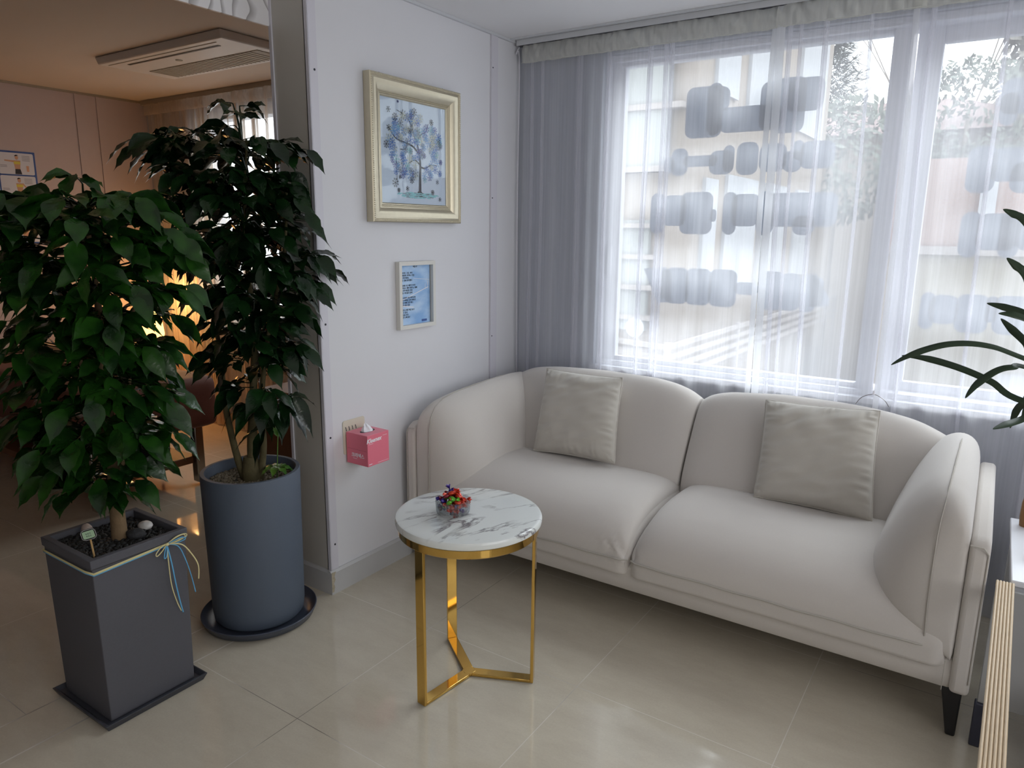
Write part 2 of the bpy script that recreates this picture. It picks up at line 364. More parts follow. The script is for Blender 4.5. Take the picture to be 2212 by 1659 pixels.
def wavy_panel():
    m = mat('wave_relief_panel', rgb(216,214,216), 0.5); nt = m.node_tree; b = nt.nodes['Principled BSDF']; L = nt.links
    tc = nt.nodes.new('ShaderNodeTexCoord'); w = nt.nodes.new('ShaderNodeTexWave'); w.wave_type = 'BANDS'; w.bands_direction = 'Y'; w.wave_profile = 'SAW'
    w.inputs['Scale'].default_value = 5.5; w.inputs['Distortion'].default_value = 7.0; w.inputs['Detail'].default_value = 1.5; w.inputs['Detail Scale'].default_value = 1.3
    L.new(tc.outputs['Object'], w.inputs['Vector'])
    cr = nt.nodes.new('ShaderNodeValToRGB'); cr.color_ramp.elements[0].color = (*rgb(158,154,154),1); cr.color_ramp.elements[1].color = (*rgb(232,230,232),1)
    cr.color_ramp.elements[1].position = 0.35
    L.new(w.outputs['Fac'], cr.inputs[0]); L.new(cr.outputs[0], b.inputs['Base Color'])
    bp = nt.nodes.new('ShaderNodeBump'); bp.inputs['Strength'].default_value = 0.6; bp.inputs['Distance'].default_value = 0.01; L.new(w.outputs['Fac'], bp.inputs['Height']); L.new(bp.outputs[0], b.inputs['Normal'])
    return m
M['wavy'] = wavy_panel()
def brick(name, c1, c2, mortar, scale):
    m = mat(name, c1, 0.85); nt = m.node_tree; b = nt.nodes['Principled BSDF']; L = nt.links
    tc = nt.nodes.new('ShaderNodeTexCoord'); mp = nt.nodes.new('ShaderNodeMapping'); mp.inputs['Rotation'].default_value = (RAD(90), 0, 0)
    bk = nt.nodes.new('ShaderNodeTexBrick'); bk.inputs['Scale'].default_value = scale; bk.inputs['Color1'].default_value = (*c1,1); bk.inputs['Color2'].default_value = (*c2,1); bk.inputs['Mortar'].default_value = (*mortar,1)
    bk.inputs['Mortar Size'].default_value = 0.03
    L.new(tc.outputs['Object'], mp.inputs[0]); L.new(mp.outputs[0], bk.inputs['Vector']); L.new(bk.outputs['Color'], b.inputs['Base Color'])
    return m

# ------------------------------------------------------------------ room shell
HC = 2.268
WX0, WX1, WZ0, WZ1 = 0.445, 3.05, 0.775, 2.165      # opening in the front room's window wall
OX0, OX1, OZ0, OZ1 = -2.62, -0.75, 0.80, 2.16       # opening in the other room
PY = -1.287
struct(MB().box(-3.4, 4.4, -5.4, 0.25, -0.05, 0.0), 'floor', M['floor'])
struct(MB().box(-0.1, 4.4, -5.4, 0.25, HC, HC+0.06), 'ceiling', M['ceil'])
struct(MB().box(-3.4, -0.1, -5.4, 0.25, HC, HC+0.06), 'ceiling_side_room', M['ceil_dimmed'])
w = MB()
for x0, x1, z0, z1 in [(-3.2, OX0, 0, HC), (OX0, OX1, 0, OZ0), (OX0, OX1, OZ1, HC), (OX1, WX0, 0, HC), (WX0, WX1, 0, WZ0), (WX0, WX1, WZ1, HC), (WX1, 4.2, 0, HC)]:
    w.box(x0, x1, 0.0, 0.2, z0, z1)
struct(w, 'wall_window', M['wall_under_window'], smooth=False, weld=False)
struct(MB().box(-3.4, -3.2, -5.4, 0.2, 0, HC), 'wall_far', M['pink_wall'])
struct(MB().box(-3.4, 4.4, -5.4, -5.2, 0, HC), 'wall_back', M['wall'])
struct(MB().box(4.2, 4.4, -5.4, 0.2, 0, HC), 'wall_right', M['wall'])
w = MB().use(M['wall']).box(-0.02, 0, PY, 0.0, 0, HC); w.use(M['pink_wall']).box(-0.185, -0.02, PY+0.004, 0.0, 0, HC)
w.use(M['end_panel']).box(-0.186, -0.0005, PY, PY+0.004, 0, HC)
struct(w, 'wall_left', None, smooth=False)
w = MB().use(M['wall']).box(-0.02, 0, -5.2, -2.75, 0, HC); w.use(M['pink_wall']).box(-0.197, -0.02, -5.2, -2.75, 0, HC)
struct(w, 'wall_left_light_block', None, smooth=False)  # unseen wall piece added to keep light out of the side room
# header over the wide opening between the rooms, wave-patterned board
struct(MB().box(-0.197, -0.1865, -2.75, PY+0.01, 2.086, HC), 'wall_header', M['wavy'], smooth=False)
# baseboards
b = MB(); b.prism([(0.0, 0.0), (0.013, 0.0), (0.013, 0.088), (0.006, 0.097), (0.0, 0.097)], 1, PY-0.013, 0.0); struct(b, 'baseboard_left', M['base'], smooth=False)
chip = MB().prism([(PY-0.0125,0.012),(PY-0.004,0.010),(PY+0.002,0.03),(PY-0.003,0.045),(PY+0.006,0.06),(PY+0.001,0.075),(PY+0.010,0.092),(PY-0.0125,0.094)], 0, 0.0131, 0.0136)
chip.build('paint_chip', mat('chipped_plaster', rgb(176,166,144), 0.8, noise_amt=0.4, noise_scale=120), bpy.data.objects['baseboard_left'], smooth=False)
b = MB().prism([(PY, 0.0), (PY-0.013, 0.0), (PY-0.013, 0.088), (PY-0.006, 0.097), (PY, 0.097)], 0, -0.19, 0.0); struct(b, 'baseboard_end', M['base'], smooth=False)
struct(MB().box(0.013, 0.445, -0.013, 0, 0, 0.09).box(0.445, 4.2, -0.013, 0, 0, 0.09), 'baseboard_window', M['base'])
struct(MB().box(-3.2, -3.187, -5.2, 0, 0, 0.09), 'baseboard_far', M['base'])
# corner strip with screws, edge strip of the end panel, seam strip, panel joint
t = MB().box(0.0005, 0.003, PY-0.002, PY+0.034, 0.094, HC).box(-0.012, 0.003, PY-0.004, PY-0.001, 0.094, HC)
t1 = struct(t, 'trim_1', M['trim'], smooth=False)
for zz in (0.20, 0.63, 1.06, 1.40, 1.93):
    s_ = MB().lathe([(0.0, 0.0), (0.004, 0.0), (0.004, 0.0015), (0.0, 0.0022)], n=10); q = s_.build('screw', M['darkink'], t1); q.rotation_euler = (0, RAD(90), 0); q.location = (0.003, PY+0.02, zz)
struct(MB().box(-0.192, -0.178, PY-0.006, PY-0.0002, 0.097, HC), 'trim_2', M['trim'])
t3 = struct(MB().box(0.0005, 0.006, -0.236, -0.186, 0.1, 2.262).box(0.0005, 0.009, -0.240, -0.236, 0.1, 2.262), 'trim_3', M['trim'], smooth=False)
for zz in (0.9, 1.55, 2.12):
    s_ = MB().lathe([(0.0, 0.0), (0.003, 0.0), (0.003, 0.0015), (0.0, 0.002)], n=10); q = s_.build('screw', M['darkink'], t3); q.rotation_euler = (0, RAD(90), 0); q.location = (0.006, -0.226, zz)
# ceiling edge mouldings
struct(MB().box(0.0, 0.012, PY, 0, HC-0.012, HC-0.0005), 'trim_4', M['wall_grey'])
struct(MB().box(0.0, 4.2, -0.014, 0, HC-0.016, HC-0.0005).box(0.0, 4.2, -0.10, -0.085, HC-0.008, HC-0.0005), 'trim_5', M['wall_grey'])
struct(MB().box(-3.2, -3.188, -5.2, 0, HC-0.014, HC-0.0005).box(-3.2, -0.19, -0.014, -0.0, HC-0.02, HC-0.0005), 'trim_6', M['acdark'])
# joint strips in the far wall
for n_, (ya, yb) in enumerate([(-0.49, -0.475), (-0.35, -0.335)]):
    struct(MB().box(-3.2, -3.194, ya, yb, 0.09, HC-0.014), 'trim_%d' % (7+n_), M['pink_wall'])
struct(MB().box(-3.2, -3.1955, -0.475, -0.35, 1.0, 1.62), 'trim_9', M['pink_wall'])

# ------------------------------------------------------------------ windows
M['glass'] = thin_glass('window_pane_glass')
def backlit(name, col, fac, rough=0.6):
    m = mat(name, col, rough); nt = m.node_tree; b = nt.nodes['Principled BSDF']; o = nt.nodes['Material Output']
    t = nt.nodes.new('ShaderNodeBsdfTranslucent'); t.inputs[0].default_value = (*col, 1); mx = nt.nodes.new('ShaderNodeMixShader'); mx.inputs[0].default_value = fac
    nt.links.new(b.outputs[0], mx.inputs[1]); nt.links.new(t.outputs[0], mx.inputs[2]); nt.links.new(mx.outputs[0], o.inputs[0]); return m
M['vinyl'] = backlit('grey_vinyl_sticker_film', rgb(172,177,186), 0.55)
M['paperdisc'] = backlit('white_paper_disc', rgb(236,238,240), 0.75)
def sash(root, x0, x1, z0, z1, y, st, rt, rb):
    f = MB().box(x0, x0+st, y-0.02, y+0.02, z0, z1).box(x1-st, x1, y-0.02, y+0.02, z0, z1)
    f.box(x0+st, x1-st, y-0.02, y+0.02, z0, z0+rb).box(x0+st, x1-st, y-0.02, y+0.02, z1-rt, z1)
    s_ = f.build('sash', M['pvc'], root, bevel=0.004)
    MB().add([(x0+st-.004,y,z0+rb-.004),(x1-st+.004,y,z0+rb-.004),(x1-st+.004,y,z1-rt+.004),(x0+st-.004,y,z1-rt+.004)], [(0,1,2,3)]).build('pane', M['glass'], s_, smooth=False)
    return s_
wn = sempty('window_1')
f = MB().box(WX0, WX1, 0.03, 0.19, WZ0, WZ0+0.025).box(WX0, WX1, 0.03, 0.19, WZ1-0.03, WZ1).box(WX0, WX0+0.02, 0.03, 0.19, WZ0+0.025, WZ1-0.03).box(WX1-0.03, WX1, 0.03, 0.19, WZ0+0.025, WZ1-0.03)
f.build('window_frame', M['pvc'], wn, bevel=0.003)
MB().box(WX0-0.02, WX1+0.02, -0.012, 0.05, WZ0-0.022, WZ0+0.003).build('window_sill', M['pvc'], wn, bevel=0.004)
s1 = sash(wn, WX0+0.02, 1.655, WZ0+0.01, WZ1-0.01, 0.082, 0.062, 0.035, 0.034)
s2 = sash(wn, 1.668, WX1-0.02, WZ0+0.01, WZ1-0.01, 0.138, 0.085, 0.075, 0.05)
MB().box(0.475, 0.50, 0.045, 0.062, 1.20, 1.34).build('sash_handle', M['pvc'], s1, bevel=0.004)
wn2 = sempty('window_2')
MB().box(OX0, OX1, 0.05, 0.15, OZ0, OZ0+0.06).box(OX0, OX1, 0.05, 0.15, OZ1-0.06, OZ1).box(OX0, OX0+0.06, 0.05, 0.15, OZ0+0.06, OZ1-0.06).box(OX1-0.06, OX1, 0.05, 0.15, OZ0+0.06, OZ1-0.06).box(-1.68, -1.61, 0.05, 0.15, OZ0+0.06, OZ1-0.06).build('window_frame', M['pvc'], wn2, bevel=0.004)
MB().add([(OX0+.05,.1,OZ0+.05),(OX1-.05,.1,OZ0+.05),(OX1-.05,.1,OZ1-.05),(OX0+.05,.1,OZ1-.05)], [(0,1,2,3)]).build('pane', M['glass'], wn2, smooth=False)

# vinyl sticker lettering backs and a paper disc on the glass, seen from inside
def rrect(x0, z0, x1, z1, r, n=6):
    r = min(r, (x1-x0)/2*0.999, (z1-z0)/2*0.999); o = []
    for cx, cz, a0 in [(x1-r, z1-r, 0), (x0+r, z1-r, 90), (x0+r, z0+r, 180), (x1-r, z0+r, 270)]:
        for k in range(n+1): a = RAD(a0+90*k/n); o.append((cx+r*cos(a), cz+r*sin(a)))
    return o
def decal(name, boxes, y, label, group=None, m='vinyl', polys=()):
    b = MB(); k = 0
    for (a0, b0, a1, b1) in boxes:
        p0 = at_y((a0+a1)/2, b0, y); p1 = at_y((a0+a1)/2, b1, y); q0 = at_y(a0, (b0+b1)/2, y); q1 = at_y(a1, (b0+b1)/2, y)
        b.prism(rrect(q0.x, p1.z, q1.x, p0.z, 0.033), 1, y-0.0008-0.00012*k, y-0.0002); k += 1
    for pl in polys:
        b.prism([(at_y(px, py, y).x, at_y(px, py, y).z) for px, py in pl], 1, y-0.0008-0.00012*k, y-0.0002); k += 1
    o = b.build(name, M[m], smooth=False); return tag(o, label, 'window sticker', group)
G1 = 'lettering stickers on the left window pane'; G2 = 'lettering stickers on the right window pane'
YG = 0.0785; YG2 = 0.1345
decal('window_sticker', [(1482,187,1561,298),(1528,179,1560,292),(1535,187,1577,240),(1555,228,1690,284),(1642,176,1682,282),(1672,167,1740,287),(1700,167,1781,240)], YG, 'top row of grey lettering stickers on the left window pane, the tallest row', G1)
decal('window_sticker', [(1434,340,1457,375),(1450,321,1486,380),(1476,336,1550,360),(1532,325,1585,377),(1562,314,1586,372),(1591,307,1638,378),(1640,310,1699,371),(1690,325,1733,372),(1712,303,1737,345),(1728,304,1804,364)], YG, 'second row of grey lettering stickers on the left window pane, with small round lumps', G1)
decal('window_sticker', [(1405,417,1436,505),(1430,422,1482,488),(1469,415,1539,506),(1534,452,1547,479),(1561,415,1591,507),(1580,419,1640,489),(1634,413,1672,508),(1655,416,1809,490),(1711,466,1760,508)], YG, 'third row of grey lettering stickers on the left window pane, blocky and joined', G1)
decal('window_sticker', [(1424,582,1450,646),(1436,578,1487,656),(1480,580,1536,659),(1531,582,1591,663),(1586,610,1640,637),(1637,586,1693,670),(1684,590,1729,672),(1726,592,1764,675),(1757,600,1778,663)], YG, 'lowest row of grey lettering stickers on the left window pane, ending in a slanted wedge', G1, polys=[[(1391,580),(1440,577),(1452,652),(1420,654)],[(1750,592),(1764,593),(1791,645),(1789,660),(1750,664)]])
decal('window_sticker', [(2163,167,2260,245),(2160,200,2200,271)], YG2, 'top grey lettering sticker on the right window pane, cut off by the frame', G2)
decal('window_sticker', [(2088,316,2152,417),(2140,318,2250,392),(2182,350,2250,417)], YG2, 'second row of grey lettering stickers on the right window pane', G2)
decal('window_sticker', [(2072,457,2118,557),(2108,461,2200,541),(2158,458,2204,558),(2195,461,2250,541)], YG2, 'third row of grey lettering stickers on the right window pane, arch shaped', G2)
decal('window_sticker', [(1986,631,2018,711),(2006,637,2070,700),(2062,636,2136,720),(2129,640,2155,697),(2144,640,2240,725)], YG2, 'lowest and widest row of grey lettering stickers on the right window pane', G2)
p = at_y(1371, 707, 0.0785)
o = MB().prism([(p.x+0.045*cos(a*pi/12)*(1+0.03*sin(a*2.3)), p.z+0.047*sin(a*pi/12)) for a in range(24)], 1, 0.0765, 0.0783).build('round_sticker', M['paperdisc'], smooth=False)
tag(o, 'round white paper sticker low on the left window pane', 'sticker')

# ------------------------------------------------------------------ sofa
def loft(mb, sections):
    n = len(sections[0]); vs = [p for s_ in sections for p in s_]; fs = []
    for i in range(len(sections)-1):
        for k in range(n): fs.append((i*n+k, i*n+(k+1) % n, (i+1)*n+(k+1) % n, (i+1)*n+k))
    fs.append(tuple(range(n))[::-1]); fs.append(tuple((len(sections)-1)*n+k for k in range(n)))
    return mb.add(vs, fs)
def interp(tab, x):
    if x <= tab[0][0]: return tab[0][1]
    for (a, fa), (b_, fb) in zip(tab, tab[1:]):
        if x <= b_: t = (x-a)/(b_-a); return fa+(fb-fa)*t
    return tab[-1][1]
def sgrid(n): return [sin(pi/2*(-1+2*i/n)) for i in range(n+1)]
def softcube(nx, ny, nz, fn):
    """closed box surface; fn maps (u,v,w) in [-1,1]^3 to a point"""
    mb = MB(); U, V, Wd = sgrid(nx), sgrid(ny), sgrid(nz)
    def face(A, B, f):
        o = [[f(a, b) for b in B] for a in A]; vs = [p for r in o for p in r]; nb = len(B)
        mb.add([fn(*p) for p in vs], [(i*nb+j, i*nb+j+1, (i+1)*nb+j+1, (i+1)*nb+j) for i in range(len(A)-1) for j in range(nb-1)])
    for sgn in (-1, 1):
        face(U, V, lambda a, b: (a, b, sgn)); face(U, Wd, lambda a, b: (a, sgn, b)); face(V, Wd, lambda a, b: (sgn, a, b))
    return mb
def rbox(u, v, w, hx, hy, hz, r):
    P = Vector((u*hx, v*hy, w*hz)); q = Vector((max(-hx+r, min(hx-r, P.x)), max(-hy+r, min(hy-r, P.y)), max(-hz+r, min(hz-r, P.z)))); d = P-q
    return q+d.normalized()*r if d.length > 1e-9 else P

SX0, SX1, SYF, SYB = 0.035, 2.095, -0.885, -0.062
sofa = thing('sofa', 'two-seat greige velvet sofa with rounded arms below the window', 'sofa', (1.06, -0.47, 0))
# outer shell: base rail, back slab and two arm slabs with rounded top corners
def armslab(x0, x1):
    return MB().prism([(SYF, 0.15), (SYF, 0.565), (SYF+0.012, 0.597), (SYF+0.04, 0.612), (SYB-0.05, 0.622), (SYB-0.01, 0.61), (SYB, 0.58), (SYB, 0.15)], 0, x0, x1)
armslab(SX0, SX0+0.048).build('arm_shell', M['sofa'], sofa, bevel=0.014, bseg=4)
armslab(SX1-0.048, SX1).build('arm_shell', M['sofa'], sofa, bevel=0.014, bseg=4)
MB().box(SX0+0.046, SX1-0.046, SYB-0.05, SYB, 0.15, 0.60).build('back_shell', M['sofa'], sofa, bevel=0.014, bseg=4)
br = MB(); secs = []
for i in range(33):
    x = SX0+0.046+(SX1-SX0-0.092)*i/32
    secs.append([(x, SYB-0.05, 0.15), (x, -0.860, 0.15), (x, -0.870, 0.163), (x, -0.874-0.002*sin(i*0.9), 0.195), (x, -0.868, 0.24), (x, -0.84, 0.262), (x, SYB-0.05, 0.275)])
loft(br, secs).build('base_rail', M['sofa'], sofa, bevel=0.004)
# seat cushions
def ztop(y): return interp([(-0.892,0.285),(-0.886,0.31),(-0.868,0.34),(-0.84,0.368),(-0.80,0.396),(-0.74,0.422),(-0.66,0.438),(-0.56,0.444),(-0.45,0.440),(-0.3,0.425)], y)
def seat(x0, x1, wr):
    xc, hx = (x0+x1)/2, (x1-x0)/2; yc, hy = -0.597, 0.294
    def fn(u, v, w):
        p = rbox(u, v, w, hx, hy, 0.115, 0.042); x, y, t = p.x+xc, p.y+yc, (p.z+0.115)/0.23
        zt = ztop(y); e = abs(u)**10; zt -= 0.045*e if not (abs(x-1.065) > 0.2) else 0.01*e
        zt += 0.006*(1-u*u)
        z = 0.208+(zt-0.208)*t
        if v < -0.95: z += 0.0015*noise.noise(Vector((x*14, z*20, wr)))
        # gathered creases that run up from the front piping near the middle seam
        if y < -0.8 and z > 0.26:
            g = math.exp(-((x-(1.0 if wr else 1.13))/0.13)**2)*min(1, (-0.8-y)/0.05)*(0.5 if not wr else 1)
            y += 0.0042*g*sin((x+z*0.9)*150)
        return Vector((x, y, z))
    return softcube(60, 28, 12, fn)
seat(0.10, 1.063, 1).build('seat_cushion', M['sofa'], sofa, weld=True, angle=180)
seat(1.067, 2.035, 0).build('seat_cushion', M['sofa'], sofa, weld=True, angle=180)
for x0, x1 in ((0.12, 1.058), (1.072, 1.978)):
    pts = [(x0+(x1-x0)*i/40, -0.8925, 0.273+0.0015*sin(i*0.7)) for i in range(41)]
    pts[0] = (x0, -0.876, pts[0][2]); pts[-1] = (x1, -0.876 if x1 < 1.5 else -0.886, pts[-1][2])
    MB().tube(pts, 0.0032, 8).build('piping', M['seam'], sofa)
# back cushions
BS = [(0.0,0.34),(0.0,0.55),(0.0,0.70),(0.02,0.765),(0.085,0.793),(0.145,0.775),(0.195,0.705),(0.24,0.62),(0.285,0.53),(0.325,0.445),(0.335,0.38),(0.33,0.34)]
def backpad(x0, x1, tops):
    mb = MB(); secs = []; N = 26
    for i in range(N+1):
        u = sgrid(N)[i]; x = (x0+x1)/2+(x1-x0)/2*u; zt = interp(tops, x); e = abs(u)**14
        s_ = []
        for d, z in BS:
            zz = z if z < 0.45 else 0.45+(z-0.45)*(zt-0.45)/(0.793-0.45)
            dd = d*(1-0.09*e)+0.014*(1-u*u)*(1 if d > 0.19 else 0)
            s_.append((x, SYB-0.012-dd, zz-0.012*e))
        secs.append(s_)
    return loft(mb, secs)
backpad(0.085, 1.045, [(0.10,0.71),(0.16,0.742),(0.22,0.768),(0.35,0.785),(0.57,0.795),(0.84,0.79),(0.94,0.775),(0.99,0.758),(1.044,0.733)]).build('back_cushion', M['sofa'], sofa, sub=2)
backpad(1.051, 2.02, [(1.051,0.733),(1.09,0.752),(1.16,0.77),(1.38,0.789),(1.60,0.786),(1.713,0.778),(1.84,0.757),(1.93,0.718),(2.02,0.66)]).build('back_cushion', M['sofa'], sofa, sub=2)
# arm cushions (solid pads whose lower inner edge meets the seat)
AS = [(0.0,0.235),(0.0,0.36),(0.0,0.50),(0.0,0.63),(0.014,0.695),(0.06,0.722),(0.112,0.706),(0.158,0.655),(0.198,0.575),(0.228,0.50),(0.250,0.43),(0.256,0.38),(0.245,0.33),(0.12,0.275),(0.03,0.238)]
def armpad(side):
    mb = MB(); secs = []
    ys = [-0.085,-0.088,-0.10,-0.125,-0.16,-0.20,-0.30,-0.40,-0.50,-0.58,-0.65,-0.70,-0.74,-0.78,-0.81,-0.835,-0.855,-0.868,-0.878,-0.884]
    for y in ys:
        zt = interp([(-0.884,0.62),(-0.878,0.645),(-0.868,0.664),(-0.855,0.679),(-0.835,0.695),(-0.81,0.708),(-0.78,0.718),(-0.70,0.73),(-0.56,0.738),(-0.35,0.746),(-0.2,0.742),(-0.16,0.736),(-0.125,0.722),(-0.10,0.695),(-0.088,0.655),(-0.085,0.63)], y)
        t = min(1, max(0, (-0.66-y)/0.226)); g = 0.31+0.69*sqrt(max(0, 1-t**2.2))
        sh = {-0.868: 0.002, -0.878: 0.006, -0.884: 0.013}.get(y, 0)
        s_ = []
        for u, z in AS:
            zz = z if z < 0.43 else 0.43+(z-0.43)*(zt-0.43)/(0.722-0.43)
            u2 = u*g
            if z < 0.29: u2 = u*g*(1 if y > -0.8 else 1)
            u2 = max(u2, 0)+sh*(1 if u < 0.02 else -1); 
            s_.append(((SX1-0.046-u2) if side > 0 else (SX0+0.046+u2), y, zz+(0.006 if sh and z < 0.3 else 0)))
        secs.append(s_)
    return loft(mb, secs)
a0 = armpad(-1).build('arm_cushion', M['sofa'], sofa, sub=2); a1 = armpad(1).build('arm_cushion', M['sofa'], sofa, sub=2)
# crest seams on the arm cushions
for side in (-1, 1):
    pts = []
    for y, z, u in [(-0.17,0.7285,0.062),(-0.35,0.738,0.064),(-0.56,0.733,0.066),(-0.70,0.724,0.068),(-0.78,0.712,0.07),(-0.835,0.684,0.072),(-0.866,0.648,0.076),(-0.881,0.60,0.079),(-0.886,0.5,0.08),(-0.886,0.4,0.08),(-0.886,0.30,0.076)]:
        pts.append(((SX1-0.046-u) if side > 0 else (SX0+0.046+u), y+0.001, z))
    MB().tube(pts, 0.0022, 6).build('piping', M['seam'], sofa)
    # piping of the shell's front edge
    xo = SX1-0.004 if side > 0 else SX0+0.004; xi = SX1-0.048 if side > 0 else SX0+0.048
    MB().tube([(xi, SYF-0.002, 0.594),(xo-(0.012 if side > 0 else -0.012), SYF-0.001, 0.592),(xo, SYF+0.002, 0.575),(xo, SYF+0.001, 0.4),(xo, SYF+0.001, 0.19)], 0.0022, 6).build('piping', M['seam'], sofa)
for x in (0.10, 2.03):
    MB().tube([(x, -0.8875, 0.155),(x, -0.890, 0.2),(x, -0.8875, 0.245)], 0.0012, 6).build('piping', M['seam'], sofa)
for x, y in [(2.055, -0.84), (0.075, -0.84), (2.055, -0.12), (0.075, -0.12)]:
    sx = 1 if x > 1 else -1
    MB().hexa([(x-0.012+0.012*sx,y-0.012,0),(x+0.012+0.012*sx,y-0.012,0),(x+0.012+0.012*sx,y+0.012,0),(x-0.012+0.012*sx,y+0.012,0)],
              [(x-0.026,y-0.026,0.155),(x+0.026,y-0.026,0.155),(x+0.026,y+0.026,0.155),(x-0.026,y+0.026,0.155)]).build('leg', M['black'], sofa, bevel=0.005)

def pillow(label, bl, br_, tl, tr, seed):
    """square cushion spanned by four corner points"""
    bl, br_, tl, tr = map(Vector, (bl, br_, tl, tr)); nrm = (br_-bl).cross(tl-bl).normalized(); N = 80; mb = MB()
    if nrm.y > 0: nrm = -nrm
    for sgn in (1, -1):
        vs = []; G = sgrid(N)
        for a in G:
            for b in G:
                s_, t_ = (a+1)/2, (b+1)/2
                s2 = s_+(0.5-s_)*0.035*(1-b*b); t2 = t_+(0.5-t_)*0.035*(1-a*a)
                P = bl*(1-s2)*(1-t2)+br_*s2*(1-t2)+tl*(1-s2)*t2+tr*s2*t2
                k = max(0, (1-a**4)*(1-b**4))**0.55
                th = 0.066*k*(1-0.2*(abs(a*b)))
                rim = max(abs(a), abs(b)); wr = 0
                e = math.exp(-((1-rim)/0.16))
                if abs(a) > abs(b): wr = sin(b*38+3*noise.noise(Vector((b*5, seed, a))))*e
                else: wr = sin(a*38+3*noise.noise(Vector((a*5, seed+4, b))))*e*0.8
                th += 0.0062*wr*min(1, (1-rim)*14)*(0.5+noise.noise(Vector((a*3, b*3, seed))))
                dgn = noise.noise(Vector((a*2.2+b*1.5, b*6-a*2.5, seed)))
                th += 0.012*dgn*k*(0.4+0.6*abs(b))
                vs.append(P+nrm*th*sgn*(1 if sgn > 0 else 0.75))
        n = N+1; mb.add(vs, [(i*n+j, i*n+j+1, (i+1)*n+j+1, (i+1)*n+j) for i in range(N) for j in range(N)])
    root = thing('throw_cushion', label, 'cushion', tuple((bl+br_)/2), 'throw cushions on the sofa')
    mb.build('cushion_cover', M['sofa2'], root, weld=True, angle=180)
    e = []
    for (A, B) in ((bl, br_), (br_, tr), (tr, tl), (tl, bl)):
        c = (bl+br_+tl+tr)/4
        for i in range(24):
            t_ = i/24; P = A.lerp(B, t_); P = P+(c-P)*0.035*(1-(2*t_-1)**2)+nrm*0.0015*sin(i*2.4+seed)
            e.append(P)
    MB().tube(e, 0.0032, 6, closed=True).build('edge_seam', M['sofa2'], root)
    return root
def cpts(pxs, yb, yt):
    bl, br_, tr, tl = pxs
    return at_y(*bl, yb), at_y(*br_, yb), at_y(*tl, yt), at_y(*tr, yt)
q = cpts([(1153,972),(1327,1001),(1345,817),(1182,796)], -0.455, -0.29)
pillow('greige square throw cushion leaning at the left end of the sofa', q[0], q[1], q[2], q[3], 1.3)
q = cpts([(1628,1072),(1883,1127),(1901,888),(1655,864)], -0.455, -0.28)
pillow('greige square throw cushion leaning at the right end of the sofa', q[0], q[1], q[2], q[3], 5.1)

# ------------------------------------------------------------------ gold side table
TX, TY = 0.757, -1.398
tb = thing('side_table', 'round side table, white marble top on a polished gold three-leg frame', 'side table', (TX, TY, 0))
R_ = 0.226
MB().lathe([(0.0,0.527),(R_-0.006,0.527),(R_-0.001,0.531),(R_,0.537),(R_,0.545),(R_-0.003,0.550),(R_-0.010,0.5525),(0.0,0.5525)], TX, TY, 0, 96).build('tabletop', M['marble'], tb, origin=(TX,TY,0.55))
MB().lathe([(0.205,0.499),(0.214,0.499),(0.217,0.502),(0.217,0.524),(0.214,0.527),(0.205,0.527),(0.205,0.499)], TX, TY, 0, 96).build('ring_apron', M['gold'], tb)
for ang in (-96, 24, 144):
    a = RAD(ang); d = Vector((cos(a), sin(a), 0)); s_ = Vector((-sin(a), cos(a), 0)); c = Vector((TX, TY, 0))
    hw = 0.017; rin, ro = 0.201, 0.211
    q = [c+d*rin-s_*hw, c+d*ro-s_*hw, c+d*ro+s_*hw, c+d*rin+s_*hw]
    MB().hexa([p+Vector((0,0,0.001)) for p in q], [p+Vector((0,0,0.5)) for p in q]).build('leg', M['gold'], tb, bevel=0.0015)
    q = [c+d*0.012-s_*hw, c+d*rin-s_*hw, c+d*rin+s_*hw, c+d*0.012+s_*hw]
    MB().hexa([p+Vector((0,0,0.001)) for p in q], [p+Vector((0,0,0.011)) for p in q]).build('foot_bar', M['gold'], tb, bevel=0.0015)
MB().prism([(TX+0.022*cos(RAD(24+60*k)), TY+0.022*sin(RAD(24+60*k))) for k in range(6)], 2, 0.001, 0.0112).build('foot_hub', M['gold'], tb, bevel=0.0012)

# ribbed glass bowl and sweets
BXc, BYc, BZ = 0.719, -1.428, 0.5525
M['bowlglass'] = thin_glass('clear_ribbed_glass', (0.90,0.92,0.93), gloss=0.10)
o = MB().lathe([(0.0,0.0),(0.044,0.0),(0.049,0.004),(0.0505,0.012),(0.052,0.044),(0.0515,0.046),(0.0495,0.0455),(0.0475,0.044),(0.0465,0.014),(0.043,0.009),(0.0,0.009)], BXc, BYc, BZ+0.0005, 288, ribs=32, ribamp=0.034).build('candy_bowl', M['bowlglass'], angle=60)
tag(o, 'ribbed clear glass bowl on the marble side table', 'bowl')
def foil(n, c): return mat(n, c, 0.22, metal=0.35, coat=0.5, bump=0.8, bump_scale=120, noise_amt=0.25, noise_scale=60)
cols = [('dark red', foil('dark_red_wrapper', rgb(128,22,44))), ('orange-red', foil('orange_red_wrapper', rgb(214,62,30))), ('purple', foil('purple_wrapper', rgb(66,48,142))), ('lime green', foil('green_wrapper', rgb(110,190,60)))]
